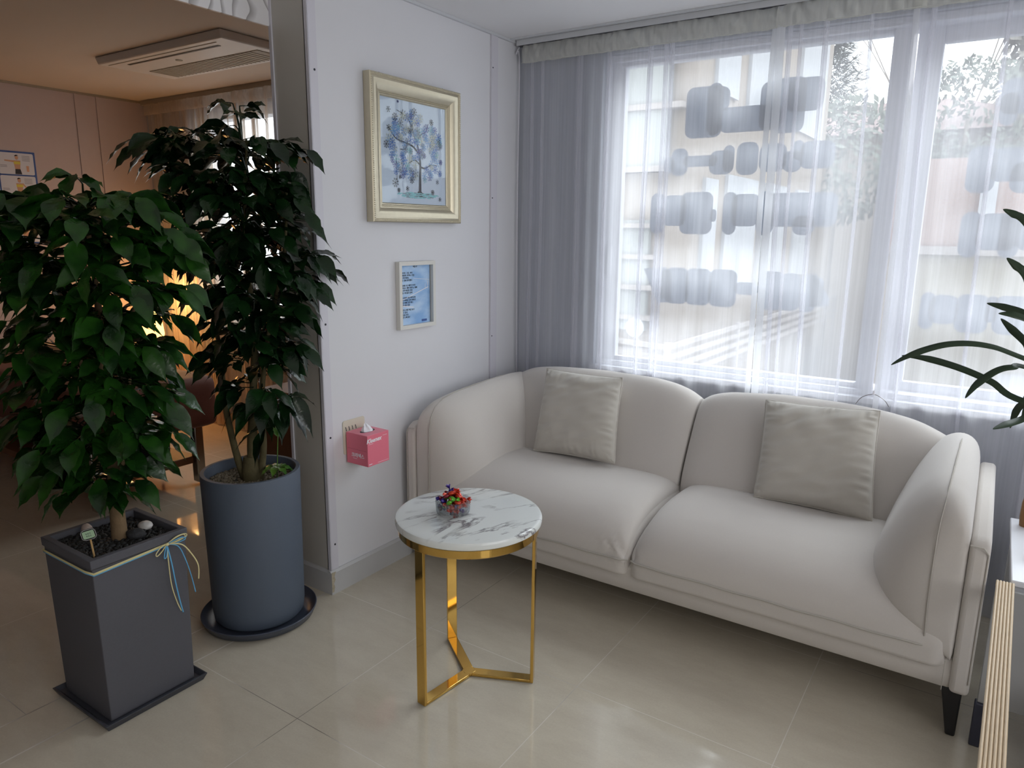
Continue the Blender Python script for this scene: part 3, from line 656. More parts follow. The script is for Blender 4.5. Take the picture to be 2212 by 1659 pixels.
def candy(ci):
    nm, mm = cols[ci]; mb = MB(); mb.ball((0,0,0), (0.012,0.0078,0.0065), 12, 8, jit=0.25, seed=ci)
    for sg in (-1, 1):
        vs = [(sg*0.0105, 0, 0)]; K = 12
        for k in range(K):
            a = 2*pi*k/K; rr = 0.0095*(1 if k % 2 else 0.7)
            vs.append((sg*(0.022+0.003*(k % 3)), rr*cos(a), rr*sin(a)*0.75))
        mb.add(vs, [(0, 1+k, 1+(k+1) % K) for k in range(K)])
    o = mb.build('wrapped_candy', mm, angle=180)
    return tag(o, '%s wrapped sweet heaped in the ribbed glass bowl' % nm, 'candy', 'wrapped sweets in the glass bowl')
protos = {}
rc = random.Random(5)
spots = []
for lay, (z, rad, n) in enumerate([(0.018, 0.026, 6), (0.03, 0.029, 7), (0.044, 0.030, 7), (0.056, 0.020, 6), (0.066, 0.009, 3)]):
    for k in range(n):
        a = 2*pi*k/n+lay*0.7; spots.append((rad*cos(a), rad*sin(a), z+rc.uniform(-.002, .002), lay))
for (dx, dy, dz, lay) in spots:
    s_ = dx*cos(YAW)-dy*sin(YAW)   # leftish sweets dark red, rightish orange, one green at the front
    ci = 0 if s_ < -0.006 else 1
    if rc.random() < 0.25: ci = 2
    if lay >= 2 and abs(s_+0.006) < 0.014 and (dx*FW.x+dy*FW.y) < -0.018: ci = 3
    if ci in protos: c = protos[ci].copy(); C.objects.link(c)
    else: c = protos[ci] = candy(ci)
    c['label'] = '%s wrapped sweet %s, %s of the glass bowl' % (cols[ci][0], ['at the bottom', 'in the lower layer', 'in the middle layer', 'near the top', 'on top of the heap'][lay], 'left side' if s_ < -0.008 else 'right side' if s_ > 0.008 else 'centre')
    c.location = (BXc+dx, BYc+dy, BZ+dz); c.rotation_euler = (rc.uniform(-.7,.7), rc.uniform(-.8,.8), rc.uniform(0,6.28))

# ------------------------------------------------------------------ big picture (winter tree) and small frame on the left wall
Y0, Y1, Z0, Z1 = -1.0386, -0.5023, 1.4295, 1.9665
pic = thing('framed_picture', 'framed picture of a blue snowflake tree in a wide champagne frame', 'picture', (0, (Y0+Y1)/2, Z0))
def frame_loop(prof, y0, y1, z0, z1):
    """prof: (inset, x) outline swept round the rectangle"""
    mb = MB(); n = len(prof); vs = []
    for cy, cz, sy, sz in [(y0,z0,1,1),(y1,z0,-1,1),(y1,z1,-1,-1),(y0,z1,1,-1)]:
        for d, x in prof: vs.append((x, cy+sy*d, cz+sz*d))
    fs = []
    for c in range(4):
        e = (c+1) % 4
        for k in range(n-1): fs.append((c*n+k, e*n+k, e*n+k+1, c*n+k+1))
    return mb.add(vs, fs)
frame_loop([(0.0,0.002),(0.0,0.034),(0.004,0.0375),(0.010,0.0375),(0.013,0.034),(0.020,0.036),(0.032,0.034),(0.044,0.028),(0.054,0.0205),(0.058,0.0215),(0.061,0.018),(0.064,0.019),(0.067,0.0155),(0.070,0.016),(0.074,0.012),(0.074,0.006)], Y0, Y1, Z0, Z1).build('frame', M['champagne'], pic, angle=25)
bd = MB()
for (ya, za, yb, zb) in [(Y0+.007,Z0+.007,Y0+.007,Z1-.007),(Y1-.007,Z0+.007,Y1-.007,Z1-.007),(Y0+.007,Z1-.007,Y1-.007,Z1-.007),(Y0+.007,Z0+.007,Y1-.007,Z0+.007)]:
    for k in range(66):
        t_ = k/66; bd.ball((0.0378, ya+(yb-ya)*t_, za+(zb-za)*t_), 0.0024, 6, 4)
bd.build('bead_border', M['champagne'], pic, label='row of tiny beads round the frame')
MB().box(0.005, 0.009, Y0+0.07, Y1-0.07, Z0+0.07, Z1-0.07).build('canvas', M['artpaper'], pic, smooth=False)
inks = [mat('ink_blue', rgb(70,120,206), 0.5), mat('ink_light_blue', rgb(118,166,224), 0.5), mat('ink_grey', rgb(132,140,158), 0.5), mat('ink_cream', rgb(222,220,206), 0.5), mat('ink_violet', rgb(92,92,176), 0.5), mat('ink_black', rgb(46,44,56), 0.5), mat('ink_aqua', rgb(146,206,214), 0.5)]
AY0, AY1, AZ0, AZ1 = Y0+0.074, Y1-0.074, Z0+0.074, Z1-0.074
def A(u, v, x=0.0095): return (x, AY0+(AY1-AY0)*u, AZ0+(AZ1-AZ0)*v)
tr = MB().use(inks[5])
def stroke(mb, pts, w0, w1, x=0.0098):
    n = len(pts); L_ = []; 
    for i, (u, v) in enumerate(pts):
        a = Vector(A(*pts[max(i-1,0)])); b = Vector(A(*pts[min(i+1,n-1)])); d = (b-a); d.normalize(); s_ = Vector((0, -d.z, d.y)); w = w0+(w1-w0)*i/(n-1)
        c = Vector(A(u, v, x)); L_ += [c+s_*w/2, c-s_*w/2]
    mb.add(L_, [(2*i, 2*i+1, 2*i+3, 2*i+2) for i in range(n-1)])
def curve(ps, n=10):
    out = []
    for i in range(len(ps)-1):
        p0 = ps[max(i-1,0)]; p1 = ps[i]; p2 = ps[i+1]; p3 = ps[min(i+2,len(ps)-1)]
        for k in range(n):
            t_ = k/n; out.append(tuple(0.5*((2*p1[j])+(-p0[j]+p2[j])*t_+(2*p0[j]-5*p1[j]+4*p2[j]-p3[j])*t_*t_+(-p0[j]+3*p1[j]-3*p2[j]+p3[j])*t_**3) for j in range(len(p1))))
    return out+[ps[-1]]
aq = MB().use(inks[6]); 
for k in range(150):
    a = rc.uniform(0, 2*pi); r_ = sqrt(rc.random()); u, v = 0.56+0.32*r_*cos(a), 0.085+0.03*r_*sin(a); aq.use(inks[6] if rc.random() < .7 else inks[2]); p = A(u, v, 0.0093+0.00002*k/3)
    aq.add([(p[0], p[1]-0.011, p[2]), (p[0], p[1]+0.011, p[2]), (p[0], p[1]+0.011, p[2]+0.003), (p[0], p[1]-0.011, p[2]+0.003)], [(0,1,2,3)])
aq.build('printed_ground', None, pic, smooth=False)
for pts, w0, w1 in [([(0.575,0.09),(0.58,0.25),(0.585,0.40),(0.56,0.55),(0.5,0.68),(0.44,0.80)],0.017,0.003),([(0.44,0.80),(0.36,0.86),(0.24,0.90)],0.005,0.002),([(0.57,0.50),(0.48,0.57),(0.36,0.60),(0.22,0.63),(0.12,0.72)],0.009,0.003),
                    ([(0.40,0.60),(0.36,0.54),(0.28,0.53)],0.005,0.003),([(0.585,0.38),(0.66,0.37),(0.76,0.41),(0.86,0.41)],0.008,0.002),([(0.58,0.40),(0.50,0.44),(0.40,0.40)],0.006,0.003),
                    ([(0.50,0.68),(0.47,0.78),(0.50,0.90)],0.006,0.002),([(0.53,0.62),(0.60,0.70),(0.68,0.74),(0.72,0.82)],0.007,0.002),([(0.74,0.52),(0.76,0.64),(0.84,0.70)],0.003,0.003),([(0.23,0.20),(0.225,0.45)],0.002,0.002)]:
    stroke(tr, curve(pts), w0, w1)
tr.add([A(0.50,0.075,.0099),A(0.65,0.075,.0099),A(0.60,0.13,.0099),A(0.545,0.13,.0099)], [(0,1,2,3)])
tr.build('printed_tree', None, pic, smooth=False)
sf = MB(); ra = random.Random(3)
flakes = []
for k in range(150):
    a = ra.uniform(0, 2*pi); r_ = sqrt(ra.random()); u, v = 0.50+0.43*r_*cos(a), 0.56+0.34*r_*sin(a)
    if abs(u-0.58) < 0.06 and v < 0.38: continue
    flakes.append((u, v, ra.uniform(0.012, 0.021), ra.choice([0,0,1,1,1,2,2,3,3,4,6])))
for u, v, s_, c in [(0.12,0.89,.012,5),(0.21,0.83,.016,5),(0.50,0.91,.017,5),(0.88,0.66,.012,5),(0.08,0.56,.016,5),(0.45,0.24,.015,5),(0.38,0.15,.010,5),(0.25,0.13,.009,5),(0.78,0.13,.011,5),(0.90,0.06,.009,5),(0.20,0.20,.019,5),(0.92,0.45,.011,4),(0.12,0.72,.012,5),(0.77,0.84,.013,5),(0.90,0.33,.014,0),(0.27,0.26,.008,5),(0.26,0.98,.005,4),(0.42,0.72,.012,5),(0.86,0.24,.010,2)]:
    flakes.append((u, v, s_, c))
for i, (u, v, s_, c) in enumerate(flakes):
    sf.use(inks[c]); arms = 8 if i % 3 else 6; off = ra.uniform(0, 1); x = 0.0100+0.000006*i; p = A(u, v, x)
    for k in range(arms):
        a = off+2*pi*k/arms; d = Vector((0, cos(a), sin(a))); s2 = Vector((0, -sin(a), cos(a))); c0 = Vector(p)
        sf.add([c0+s2*.0008, c0-s2*.0008, c0+d*s_-s2*.0011, c0+d*s_+s2*.0011], [(0,1,2,3)])
        for sg in (-1, 1):
            m0 = c0+d*s_*0.62; dd = (d+s2*sg).normalized(); ss = dd.cross(Vector((1,0,0)))
            sf.add([m0+ss*.0006, m0-ss*.0006, m0+dd*s_*.3-ss*.0006, m0+dd*s_*.3+ss*.0006], [(0,1,2,3)])
sf.build('printed_snowflakes', None, pic, smooth=False, label='blue, grey, cream and black snowflakes crowding the tree')
MB().add([(0.0125,AY0-.002,AZ0-.002),(0.0125,AY1+.002,AZ0-.002),(0.0125,AY1+.002,AZ1+.002),(0.0125,AY0-.002,AZ1+.002)], [(0,1,2,3)]).build('picture_glass', M['glass'], pic, smooth=False)
for yy in (Y0+0.075, Y1-0.09):
    MB().prism([(yy-0.008, Z1-0.002), (yy, Z1+0.008), (yy+0.008, Z1-0.002), (yy+0.004, Z1-0.002), (yy, Z1+0.004), (yy-0.004, Z1-0.002)], 0, 0.008, 0.011).build('hanging_ring', M['darkink'], pic)

y0, y1, z0, z1 = -0.8889, -0.6641, 0.9992, 1.2743
sfm = thing('small_frame', 'small white frame with a blue printed poem sheet below the tree picture', 'picture', (0, (y0+y1)/2, z0))
frame_loop([(0.0,0.001),(0.0,0.0225),(0.016,0.0225),(0.016,0.0),], y0, y1, z0, z1).build('frame', M['smallframe'], sfm, angle=25)
sky = mat('printed_snow_landscape', rgb(140,178,220), 0.45); nt = sky.node_tree; tc = nt.nodes.new('ShaderNodeTexCoord'); mp = nt.nodes.new('ShaderNodeMapping'); mp.inputs['Scale'].default_value = (1, 7, 16); mp.inputs['Rotation'].default_value = (RAD(20), 0, 0)
nn = nt.nodes.new('ShaderNodeTexNoise'); nn.inputs['Scale'].default_value = 1.2; nn.inputs['Detail'].default_value = 6; cr = nt.nodes.new('ShaderNodeValToRGB')
cr.color_ramp.elements[0].position = 0.35; cr.color_ramp.elements[0].color = (*rgb(132,176,226),1); cr.color_ramp.elements[1].position = 0.65; cr.color_ramp.elements[1].color = (*rgb(184,212,242),1)
nt.links.new(tc.outputs['Object'], mp.inputs[0]); nt.links.new(mp.outputs[0], nn.inputs['Vector']); nt.links.new(nn.outputs['Fac'], cr.inputs[0]); nt.links.new(cr.outputs[0], nt.nodes['Principled BSDF'].inputs['Base Color'])
MB().box(0.004, 0.006, y0+0.014, y1-0.020, z0+0.014, z1-0.014).build('printed_sheet', sky, sfm, smooth=False)
MB().box(0.003, 0.0045, y1-0.021, y1-0.014, z0+0.014, z1-0.014).build('backing', M['blackprint'], sfm, smooth=False)
ln = MB().use(M['white'])
for k, (ya, za, yb, zb, w_) in enumerate([(y0+.02,1.115,y1-.03,1.165,.003),(y0+.02,1.095,y0+.10,1.085,.004),(y0+.10,1.205,y1-.025,1.195,.0015),(y1-.05,1.155,y1-.05,1.18,.0018),(y1-.035,1.158,y1-.035,1.19,.0018)]):
    ln.bar((0.0063+.0001*k, ya, za), (0.0063+.0001*k, yb, zb), w_, 0.0002, up=(1,0,0))
ln.build('printed_snow_edge', None, sfm, smooth=False)
def wallm(y, z, x): return frame_mtx((x, y, z), (0, 1, 0), (0, 0, 1))
poem = [("처음 본", 1.252, True), ("흘러가는 구름, 저녁", 1.227, False), ("새하얗게 기억하고 있는", 1.217, False), ("포근한 바람도", 1.207, False), ("가는 걸까 생각했다", 1.197, False),
        ("마음에 손을 대면 온기가", 1.176, False), ("나무들도 매번 하얀 눈 위에", 1.166, False), ("하나의 마음을 가져", 1.156, False), ("눈을 기다렸다 봄이", 1.146, False),
        ("건너 들판 너를 바라보며", 1.126, False), ("문턱 아이들 나의 이야기", 1.116, False), ("종일 위에 난꽃 하나", 1.106, False), ("하얀 선물 봄날", 1.096, False), ("하얀 눈처럼 마음 놓고", 1.076, False), ("걸 수 있다", 1.066, False), ("마음을 본다", 1.056, False), ("하얀 눈에 앉은", 1.046, False)]
for s_, zz, ctr in poem:
    text_mesh('printed_line', s_, 0.0088, M['darkink'], sfm, wallm((y0+y1)/2 if ctr else y0+0.024, zz, 0.0066), 'CENTER' if ctr else 'LEFT')
MB().box(0.0062, 0.0066, y1-0.075, y1-0.042, z0+0.022, z0+0.031).build('printed_signature', M['posterblue'], sfm, smooth=False)

# ------------------------------------------------------------------ tissue box on an adhesive holder
hd = thing('wall_holder', 'beige plastic adhesive holder with hooks carrying the tissue box', 'holder', (0, -1.145, 0.56))
MB().prism(rrect(-1.203, 0.545, -1.088, 0.680, 0.010), 0, 0.0008, 0.0035).build('back_plate', M['holder'], hd, bevel=0.0006)
for k in range(4):
    yy = -1.190+0.017*k
    MB().tube([(0.0035, yy, 0.655), (0.007, yy, 0.648), (0.008, yy, 0.640)], 0.0013, 6).build('hook', M['darkink'], hd)
MB().box(0.0035, 0.10, -1.18, -1.09, 0.512, 0.516).build('support_tray', M['holder'], hd)
BX0, BX1, BY0, BY1, BZ0, BZ1 = 0.009, 0.122, -1.193, -1.078, 0.5165, 0.638
tx = thing('tissue_box', 'pink cube tissue box with a white tissue sticking out of the top', 'tissue box', ((BX0+BX1)/2, (BY0+BY1)/2, BZ0))
MB().use(M['pink']).box(BX0, BX1, BY0, BY1, BZ0, BZ1-0.0002).build('carton', None, tx, bevel=0.0012)
MB().box(BX0+.001, BX1-.001, BY0+.001, BY1-.001, BZ1-0.0004, BZ1+0.0004).build('carton_lid', M['pinktop'], tx)
xc, yc = (BX0+BX1)/2, (BY0+BY1)/2
MB().prism([(xc+0.018*cos(a*pi/10), yc+0.036*sin(a*pi/10)) for a in range(20)], 2, BZ1+0.0004, BZ1+0.0009).build('slot', M['blackprint'], tx)
ts = MB(); N = 10; rows = []
for i in range(N+1):
    v = i/N
    for k in range(17):
        a = 2*pi*k/16; rr = (0.019*(1-v)**0.8+0.0012)*(1+0.32*sin(a*5+v*3)*(0.3+v)); rows.append((xc+rr*cos(a)*0.85-0.004*v, yc+rr*sin(a)*1.3-0.006*v, BZ1+0.001+0.030*v*(1+0.12*sin(a*3))))
ts.add(rows, [(i*17+k, i*17+k+1, (i+1)*17+k+1, (i+1)*17+k) for i in range(N) for k in range(16)]).build('tissue', M['tissue'], tx, angle=50, label='white crumpled tissue')
text_mesh('carton_lettering', 'Kleenex', 0.0235, M['white'], tx, frame_mtx((BX1+0.0003, BY0+0.034, BZ1-0.021), (0, 1, 0.02), (0, 0, 1)), shear=0.25, offset=0.0006)
text_mesh('carton_lettering', '크리넥스', 0.0185, M['white'], tx, frame_mtx((BX0+0.060, BY0-0.0003, BZ0+0.036), (1, 0, 0), (0, 0, 1)), offset=0.0004)
for bb in [(BX1+.0001, BX1+.0005, BY0+0.082, BY0+0.104, BZ1-0.0135, BZ1-0.0125), (BX1+.0001, BX1+.0005, BY0+0.005, BY0+0.022, BZ0+0.007, BZ0+0.0095), (BX1+.0001, BX1+.0005, BY0+0.052, BY0+0.110, BZ0+0.006, BZ0+0.007), (BX1+.0001, BX1+.0005, BY0+0.006, BY0+0.030, BZ1-0.0345, BZ1-0.0335), (BX0+0.034, BX0+0.055, BY0-.0005, BY0-.0001, BZ0+0.0235, BZ0+0.0248)]:
    MB().box(*bb).build('printed_line', M['white'], tx, smooth=False)
MB().box(BX0+0.005, BX1-0.006, BY0-.0005, BY0-.0001, BZ0+0.060, BZ0+0.0607).build('tear_line', mat('dark_pink_ink', rgb(170,60,84), 0.5), tx, smooth=False)

# ------------------------------------------------------------------ potted trees
def leaf(mb, base, d, up, L_, W_, droop, fold=0.25):
    """one pointed oval leaf: base point, direction, up, length, width"""
    d = d.normalized(); s_ = d.cross(up)
    if s_.length < 1e-4: s_ = d.orthogonal()
    s_.normalize(); n_ = s_.cross(d).normalized()
    prof = [(0.0,0.04),(0.08,0.34),(0.19,0.70),(0.33,0.94),(0.47,1.0),(0.62,0.88),(0.75,0.58),(0.85,0.27),(0.92,0.09),(1.0,0.01)]
    tp = base+d*L_
    if max(tp.y, base.y) > -1.30 and min(tp.x, base.x) < 0.02 and base.x > -0.32: return
    vs = []
    for t_, w_ in prof:
        drop = droop*t_*t_*L_
        c = base+d*(t_*L_)*(1-0.12*droop*t_)-Vector((0,0,1))*drop
        hw = w_*W_/2; lift = fold*hw
        wob = 0.004*sin(t_*19)*w_
        vs += [c+s_*hw+n_*(lift+wob), c, c-s_*hw+n_*(lift-wob)]
    fs = []
    for i in range(len(prof)-1):
        a = i*3; fs += [(a, a+1, a+4, a+3), (a+1, a+2, a+5, a+4)]
    mb.add(vs, fs)
def compound(mb, tw, base, dirv, length, rr, lsize, up=Vector((0,0,1)), droop=0.55, pairs=None):
    """a leaf stalk with opposite leaflets and one at the tip"""
    d = dirv.normalized(); pts = []; n = 7
    for i in range(n):
        t_ = i/(n-1); pts.append(base+d*length*t_+Vector((0,0,-0.16*length*t_*t_+0.06*length*t_)))
    tw.tube(pts, [0.0022*(1-0.6*i/(n-1)) for i in range(n)], 5)
    pairs = pairs or max(2, int(length/0.055))
    for k in range(pairs):
        t_ = 0.35+0.6*k/pairs; i = int(t_*(n-1)); p = pts[i].lerp(pts[min(i+1, n-1)], t_*(n-1)-i)
        side = d.cross(up).normalized()
        for sg in (-1, 1):
            if rr.random() < 0.08: continue
            dd = (d*rr.uniform(0.35, 0.9)+side*sg*rr.uniform(0.7, 1.1)+Vector((0,0,rr.uniform(-0.55, 0.22))))
            L_ = lsize*rr.uniform(0.6, 1.3); st = 0.012
            q0 = p+dd.normalized()*st; tw.tube([p, q0], 0.0009, 4, cap=False)
            leaf(mb, q0, dd, up+Vector((rr.uniform(-.8,.8), rr.uniform(-.8,.8), 0)), L_, L_*rr.uniform(0.5, 0.64), droop*rr.uniform(0.5, 1.3))
    leaf(mb, pts[-1], pts[-1]-pts[-3]+Vector((0,0,-length*rr.uniform(0.05,0.3))), up+Vector((rr.uniform(-1,1), rr.uniform(-1.2,0.2), 0)), lsize*rr.uniform(0.8,1.15), lsize*0.55, droop*0.9)
lat = Vector((-FW.y, FW.x, 0)).normalized()*-1      # rightwards as one faces the plants
dep = Vector((FW.x, FW.y, 0)).normalized()
def crown(foli, tw, centre, prof, layers, rr, lsize, tips, per=9, droop=0.6, zj=1.0):
    """prof: list of (z, left extent, right extent); foliage sits in loose tiers"""
    for z in layers:
        lo = interp([(a, b) for a, b, c in prof], z); hi = interp([(a, c) for a, b, c in prof], z)
        cx = (lo+hi)/2; rad = (hi-lo)/2
        c0 = Vector((centre[0], centre[1], 0))+lat*cx; nb = max(4, int(per*(rad/0.25)))
        off = rr.uniform(0, 6)
        for k in range(nb):
            a = off+2*pi*k/nb+rr.uniform(-.25, .25); dv = lat*cos(a)+dep*sin(a)*0.9
            reach = rad*rr.uniform(0.72, 1.0); ln_ = min(0.20, reach*rr.uniform(0.5, 0.8))
            start = c0+dv*(reach-ln_)*rr.uniform(0.5, 0.95); start.z = z-0.03+rr.uniform(-.045, .035)*zj
            start.z += 0.0
            hub = min(tips, key=lambda t_: (t_-start).length)
            tw.tube([hub, hub.lerp(start, 0.5)+Vector((0,0,0.02)), start], [0.0035, 0.0028, 0.0022], 5)
            compound(foli, tw, start, dv+Vector((0,0,rr.uniform(0.0,0.35))), ln_, rr, lsize, droop=droop)
def gravel(name, parent, m, pts_fn, n, size, seed):
    r2 = random.Random(seed); g = MB()
    for k in range(n):
        x, y, z = pts_fn(r2); s_ = size*r2.uniform(0.6, 1.3); g.ball((x, y, z), (s_, s_*r2.uniform(.6,1), s_*r2.uniform(.5,.8)), 6, 4, rot=Matrix.Rotation(r2.uniform(0,3), 3, 'Z') @ Matrix.Rotation(r2.uniform(-.5,.5), 3, 'X'), jit=0.3, seed=k)
    return g.build(name, m, parent, angle=60, kind='stuff')

# square pot
PC = (-0.062, -2.053); ZT = 0.515
pt = thing('potted_tree', 'bushy green tree in a tall square dark grey planter tied with ribbon', 'potted plant', (PC[0], PC[1], 0))
def sq(h, z, c=PC): return [(c[0]-h, c[1]-h, z), (c[0]+h, c[1]-h, z), (c[0]+h, c[1]+h, z), (c[0]-h, c[1]+h, z)]
pm = MB(); L4 = [sq(0.130, 0.012), sq(0.137, 0.487), sq(0.141, 0.489), sq(0.142, ZT), sq(0.124, ZT), sq(0.120, 0.45)]
vs = [p for l in L4 for p in l]; fs = [(3,2,1,0)]+[(i*4+k, i*4+(k+1) % 4, (i+1)*4+(k+1) % 4, (i+1)*4+k) for i in range(5) for k in range(4)]+[(20,21,22,23)]
pm.add(vs, fs).build('planter', M['pot1'], pt, bevel=0.003, bseg=2)
MB().add([p for l in [sq(0.148, 0.0), sq(0.158, 0.022), sq(0.153, 0.024), sq(0.143, 0.012)] for p in l], [(3,2,1,0)]+[(i*4+k, i*4+(k+1) % 4, (i+1)*4+(k+1) % 4, (i+1)*4+k) for i in range(3) for k in range(4)]+[(12,13,14,15)]).build('saucer', M['tray1'], pt, bevel=0.001)
MB().box(PC[0]-0.122, PC[0]+0.122, PC[1]-0.122, PC[1]+0.122, 0.47, 0.492).build('soil', M['soil'], pt)
gravel('gravel', pt, M['soil'], lambda r2: (PC[0]+r2.uniform(-.116,.116), PC[1]+r2.uniform(-.116,.116), 0.494+r2.uniform(-.002,.004)), 1100, 0.0072, 4)
tk = MB(); b0 = Vector((-0.052, -2.045, 0.485))
tk.tube(curve([tuple(b0), tuple(b0+Vector((0.0,0.0,0.10))), tuple(b0+Vector((-0.004,0.004,0.20))), tuple(b0+Vector((0.0,0.008,0.32))), tuple(b0+Vector((0.01,0.0,0.5))), tuple(b0+Vector((0.0,0.01,0.72))), tuple(b0+Vector((0.01,0.0,0.90)))], 5), [0.0235-0.0175*i/30 for i in range(31)], 12)
for (dx, dy, dz, z0_) in [(0.09,0.03,0.34,0.16),(-0.10,0.02,0.36,0.26),(0.03,-0.09,0.36,0.34),(-0.05,0.09,0.30,0.42),(0.11,0.07,0.22,0.52)]:
    s_ = b0+Vector((0,0,z0_)); tk.tube(curve([tuple(s_), tuple(s_+Vector((dx*.45,dy*.45,dz*.3))), tuple(s_+Vector((dx,dy,dz)))], 5), [0.010-0.0006*i for i in range(11)], 8)
tk.build('trunk', M['bark'], pt, angle=70)
fo, tw = MB(), MB(); rr = random.Random(21)
tips1 = [b0+Vector((0,0,0.2+0.09*k)) for k in range(9)]+[b0+Vector((0.09,0.03,0.5)), b0+Vector((-0.1,0.02,0.6)), b0+Vector((0.03,-0.09,0.7)), b0+Vector((-.05,.09,.72)), b0+Vector((.11,.07,.74))]
prof1 = [(0.60,-0.13,0.03),(0.70,-0.16,0.06),(0.76,-0.19,0.16),(0.86,-0.27,0.20),(0.98,-0.25,0.26),(1.10,-0.28,0.22),(1.22,-0.26,0.27),(1.34,-0.27,0.33),(1.44,-0.28,0.28),(1.50,-0.20,0.24),(1.535,-0.04,0.16)]
crown(fo, tw, (PC[0], PC[1]), prof1, [0.71,0.77,0.83,0.90,0.97,1.05,1.13,1.20,1.27,1.34,1.41,1.47,1.51], rr, 0.095, tips1, per=14, droop=0.4)
crown(fo, tw, (PC[0], PC[1]), [(z, a*.6, b*.6) for z, a, b in prof1], [0.80,0.87,0.94,0.99,1.08,1.18,1.28,1.38,1.48], rr, 0.085, tips1, per=6, droop=0.35)
fo.build('foliage', M['leaf'], pt, angle=180, kind='stuff'); tw.build('twigs', M['leaf2'], pt, kind='stuff')
# ribbon of cream and light blue cord with a bow
rb = MB(); 
def loopz(h, z, tilt=0.0):
    c = [(PC[0]-h, PC[1]+h), (PC[0]-h, PC[1]-h), (PC[0]+h, PC[1]-h), (PC[0]+h, PC[1]+h)]; out = []
    for k in range(4):
        a = c[k]; b = c[(k+1) % 4]
        for j in range(8):
            t_ = j/8; t2 = min(max(t_, 0.02), 0.98); out.append((a[0]+(b[0]-a[0])*t2, a[1]+(b[1]-a[1])*t2, z+tilt*(a[1]+(b[1]-a[1])*t2-PC[1])))
    return out
rb.use(M['cream']).tube(loopz(0.1415, 0.484, 0.05), 0.0017, 6, closed=True); rb.tube(loopz(0.1412, 0.4805, 0.05), 0.0015, 6, closed=True)
rb.use(M['blue']).tube(loopz(0.1410, 0.4772, 0.05), 0.0015, 6, closed=True)
kx = PC[0]+0.146; ky = PC[1]+0.072; kz = 0.488
def cd_(pts, m, r=0.0016): rb.use(m).tube(curve([(kx+a, ky+b, kz+c) for a, b, c in pts], 8), r, 6)
cd_([(0,0,0),(0.006,-0.020,0.000),(0.008,-0.038,-0.014),(0.005,-0.034,-0.024),(0.003,-0.016,-0.014),(0,0,0)], M['cream'])
cd_([(0,0,0),(0.008,-0.012,-0.018),(0.009,-0.016,-0.036),(0.006,-0.008,-0.036),(0.003,-0.002,-0.016),(0,0,0)], M['blue'])
cd_([(0,0,0),(0.010,0.020,0.014),(0.012,0.045,0.018),(0.010,0.052,0.008),(0.006,0.030,0.000),(0,0,0)], M['cream'])
cd_([(0,0,0),(0.014,0.018,0.010),(0.016,0.040,0.012),(0.014,0.050,0.002),(0.008,0.025,-0.003),(0,0,0)], M['blue'])
cd_([(0,0,0),(0.012,0.024,0.018),(0.016,0.048,0.020),(0.016,0.054,0.012),(0.008,0.028,0.003),(0,0,0)], M['cream'], 0.0014)
cd_([(0,0,0),(0.008,-0.004,-0.06),(0.006,0.000,-0.13),(0.006,0.012,-0.19),(0.007,0.022,-0.222)], M['cream'])
cd_([(0,0,0),(0.010,0.004,-0.06),(0.008,0.012,-0.13),(0.008,0.020,-0.19),(0.009,0.026,-0.228)], M['blue'], 0.0021)
cd_([(0,0,0),(0.014,0.026,-0.012),(0.016,0.044,-0.06),(0.016,0.058,-0.12),(0.018,0.066,-0.176)], M['blue'])
cd_([(0,0,0),(0.018,0.034,-0.008),(0.022,0.060,-0.045),(0.024,0.078,-0.09),(0.024,0.076,-0.135)], M['cream'], 0.0019)
rb.ball((kx+0.003, ky, kz), (0.005,0.006,0.005), 8, 6)
rb.build('ribbon', None, pt, angle=180, label='cream and light blue cord tied in a bow')
# stones and plant marker on the gravel
def stone(name, c, r, m, label, rz, jit=0.18, rx=0):
    o = MB().ball(c, r, 20, 14, rot=Matrix.Rotation(rz, 3, 'Z') @ Matrix.Rotation(rx, 3, 'X'), jit=jit, seed=r[0]*100).build(name, m, angle=180, origin=c); return tag(o, label, 'stone')
stone('stone', (-0.012,-2.018,0.509), (0.028,0.022,0.017), M['gravelstone'], 'black porous lava stone on the gravel of the square planter', 0.5)
stone('stone', (-0.055,-1.965,0.507), (0.024,0.018,0.013), M['whitestone'], 'flat white stone on the gravel behind the black lava stone', 0.3, 0.1, 0.3)
stone('stone', (-0.150,-2.090,0.512), (0.018,0.015,0.021), M['pinkstone'], 'upright pinkish pebble behind the small plant marker', 0.2, 0.08)
mk = thing('plant_marker', 'small black-framed mint plant marker on a stick in the square planter', 'plant marker', (0.028, -2.158, 0.49))
c0 = Vector((-0.008, -2.150, 0.556)); rgt = (RT*0.97+Vector((0,0,0.30))).normalized(); nn_ = Vector((0.55,-0.83,0.12)).normalized(); rgt = (rgt-nn_*rgt.dot(nn_)).normalized(); upv = nn_.cross(rgt)
def mplate(ow, oh, off, scal=0.0):
    pts = []
    for k in range(48):
        a = 2*pi*k/48; ca, sa = cos(a), sin(a); e = 0.28
        x = ow*(abs(ca)**e)*(1 if ca > 0 else -1); y = oh*(abs(sa)**e)*(1 if sa > 0 else -1)
        m_ = 1+scal*(1 if abs(ca) < 0.16 or abs(sa) < 0.16 else 0)-scal*0.5*(1 if 0.5 < abs(ca) < 0.6 or 0.5 < abs(sa) < 0.6 else 0); pts.append(c0+rgt*x*m_+upv*y*m_+nn_*off)
    return pts
def slab(pts, th, name, m):
    n = len(pts); b = MB(); b.add([p for p in pts]+[p+nn_*th for p in pts], [tuple(range(n)), tuple(range(n, 2*n))]+[(i, (i+1) % n, n+(i+1) % n, n+i) for i in range(n)]); return b.build(name, m, mk, smooth=False)
slab(mplate(0.0215, 0.0150, 0, 0.10), 0.0012, 'border_plate', M['blackcard'])
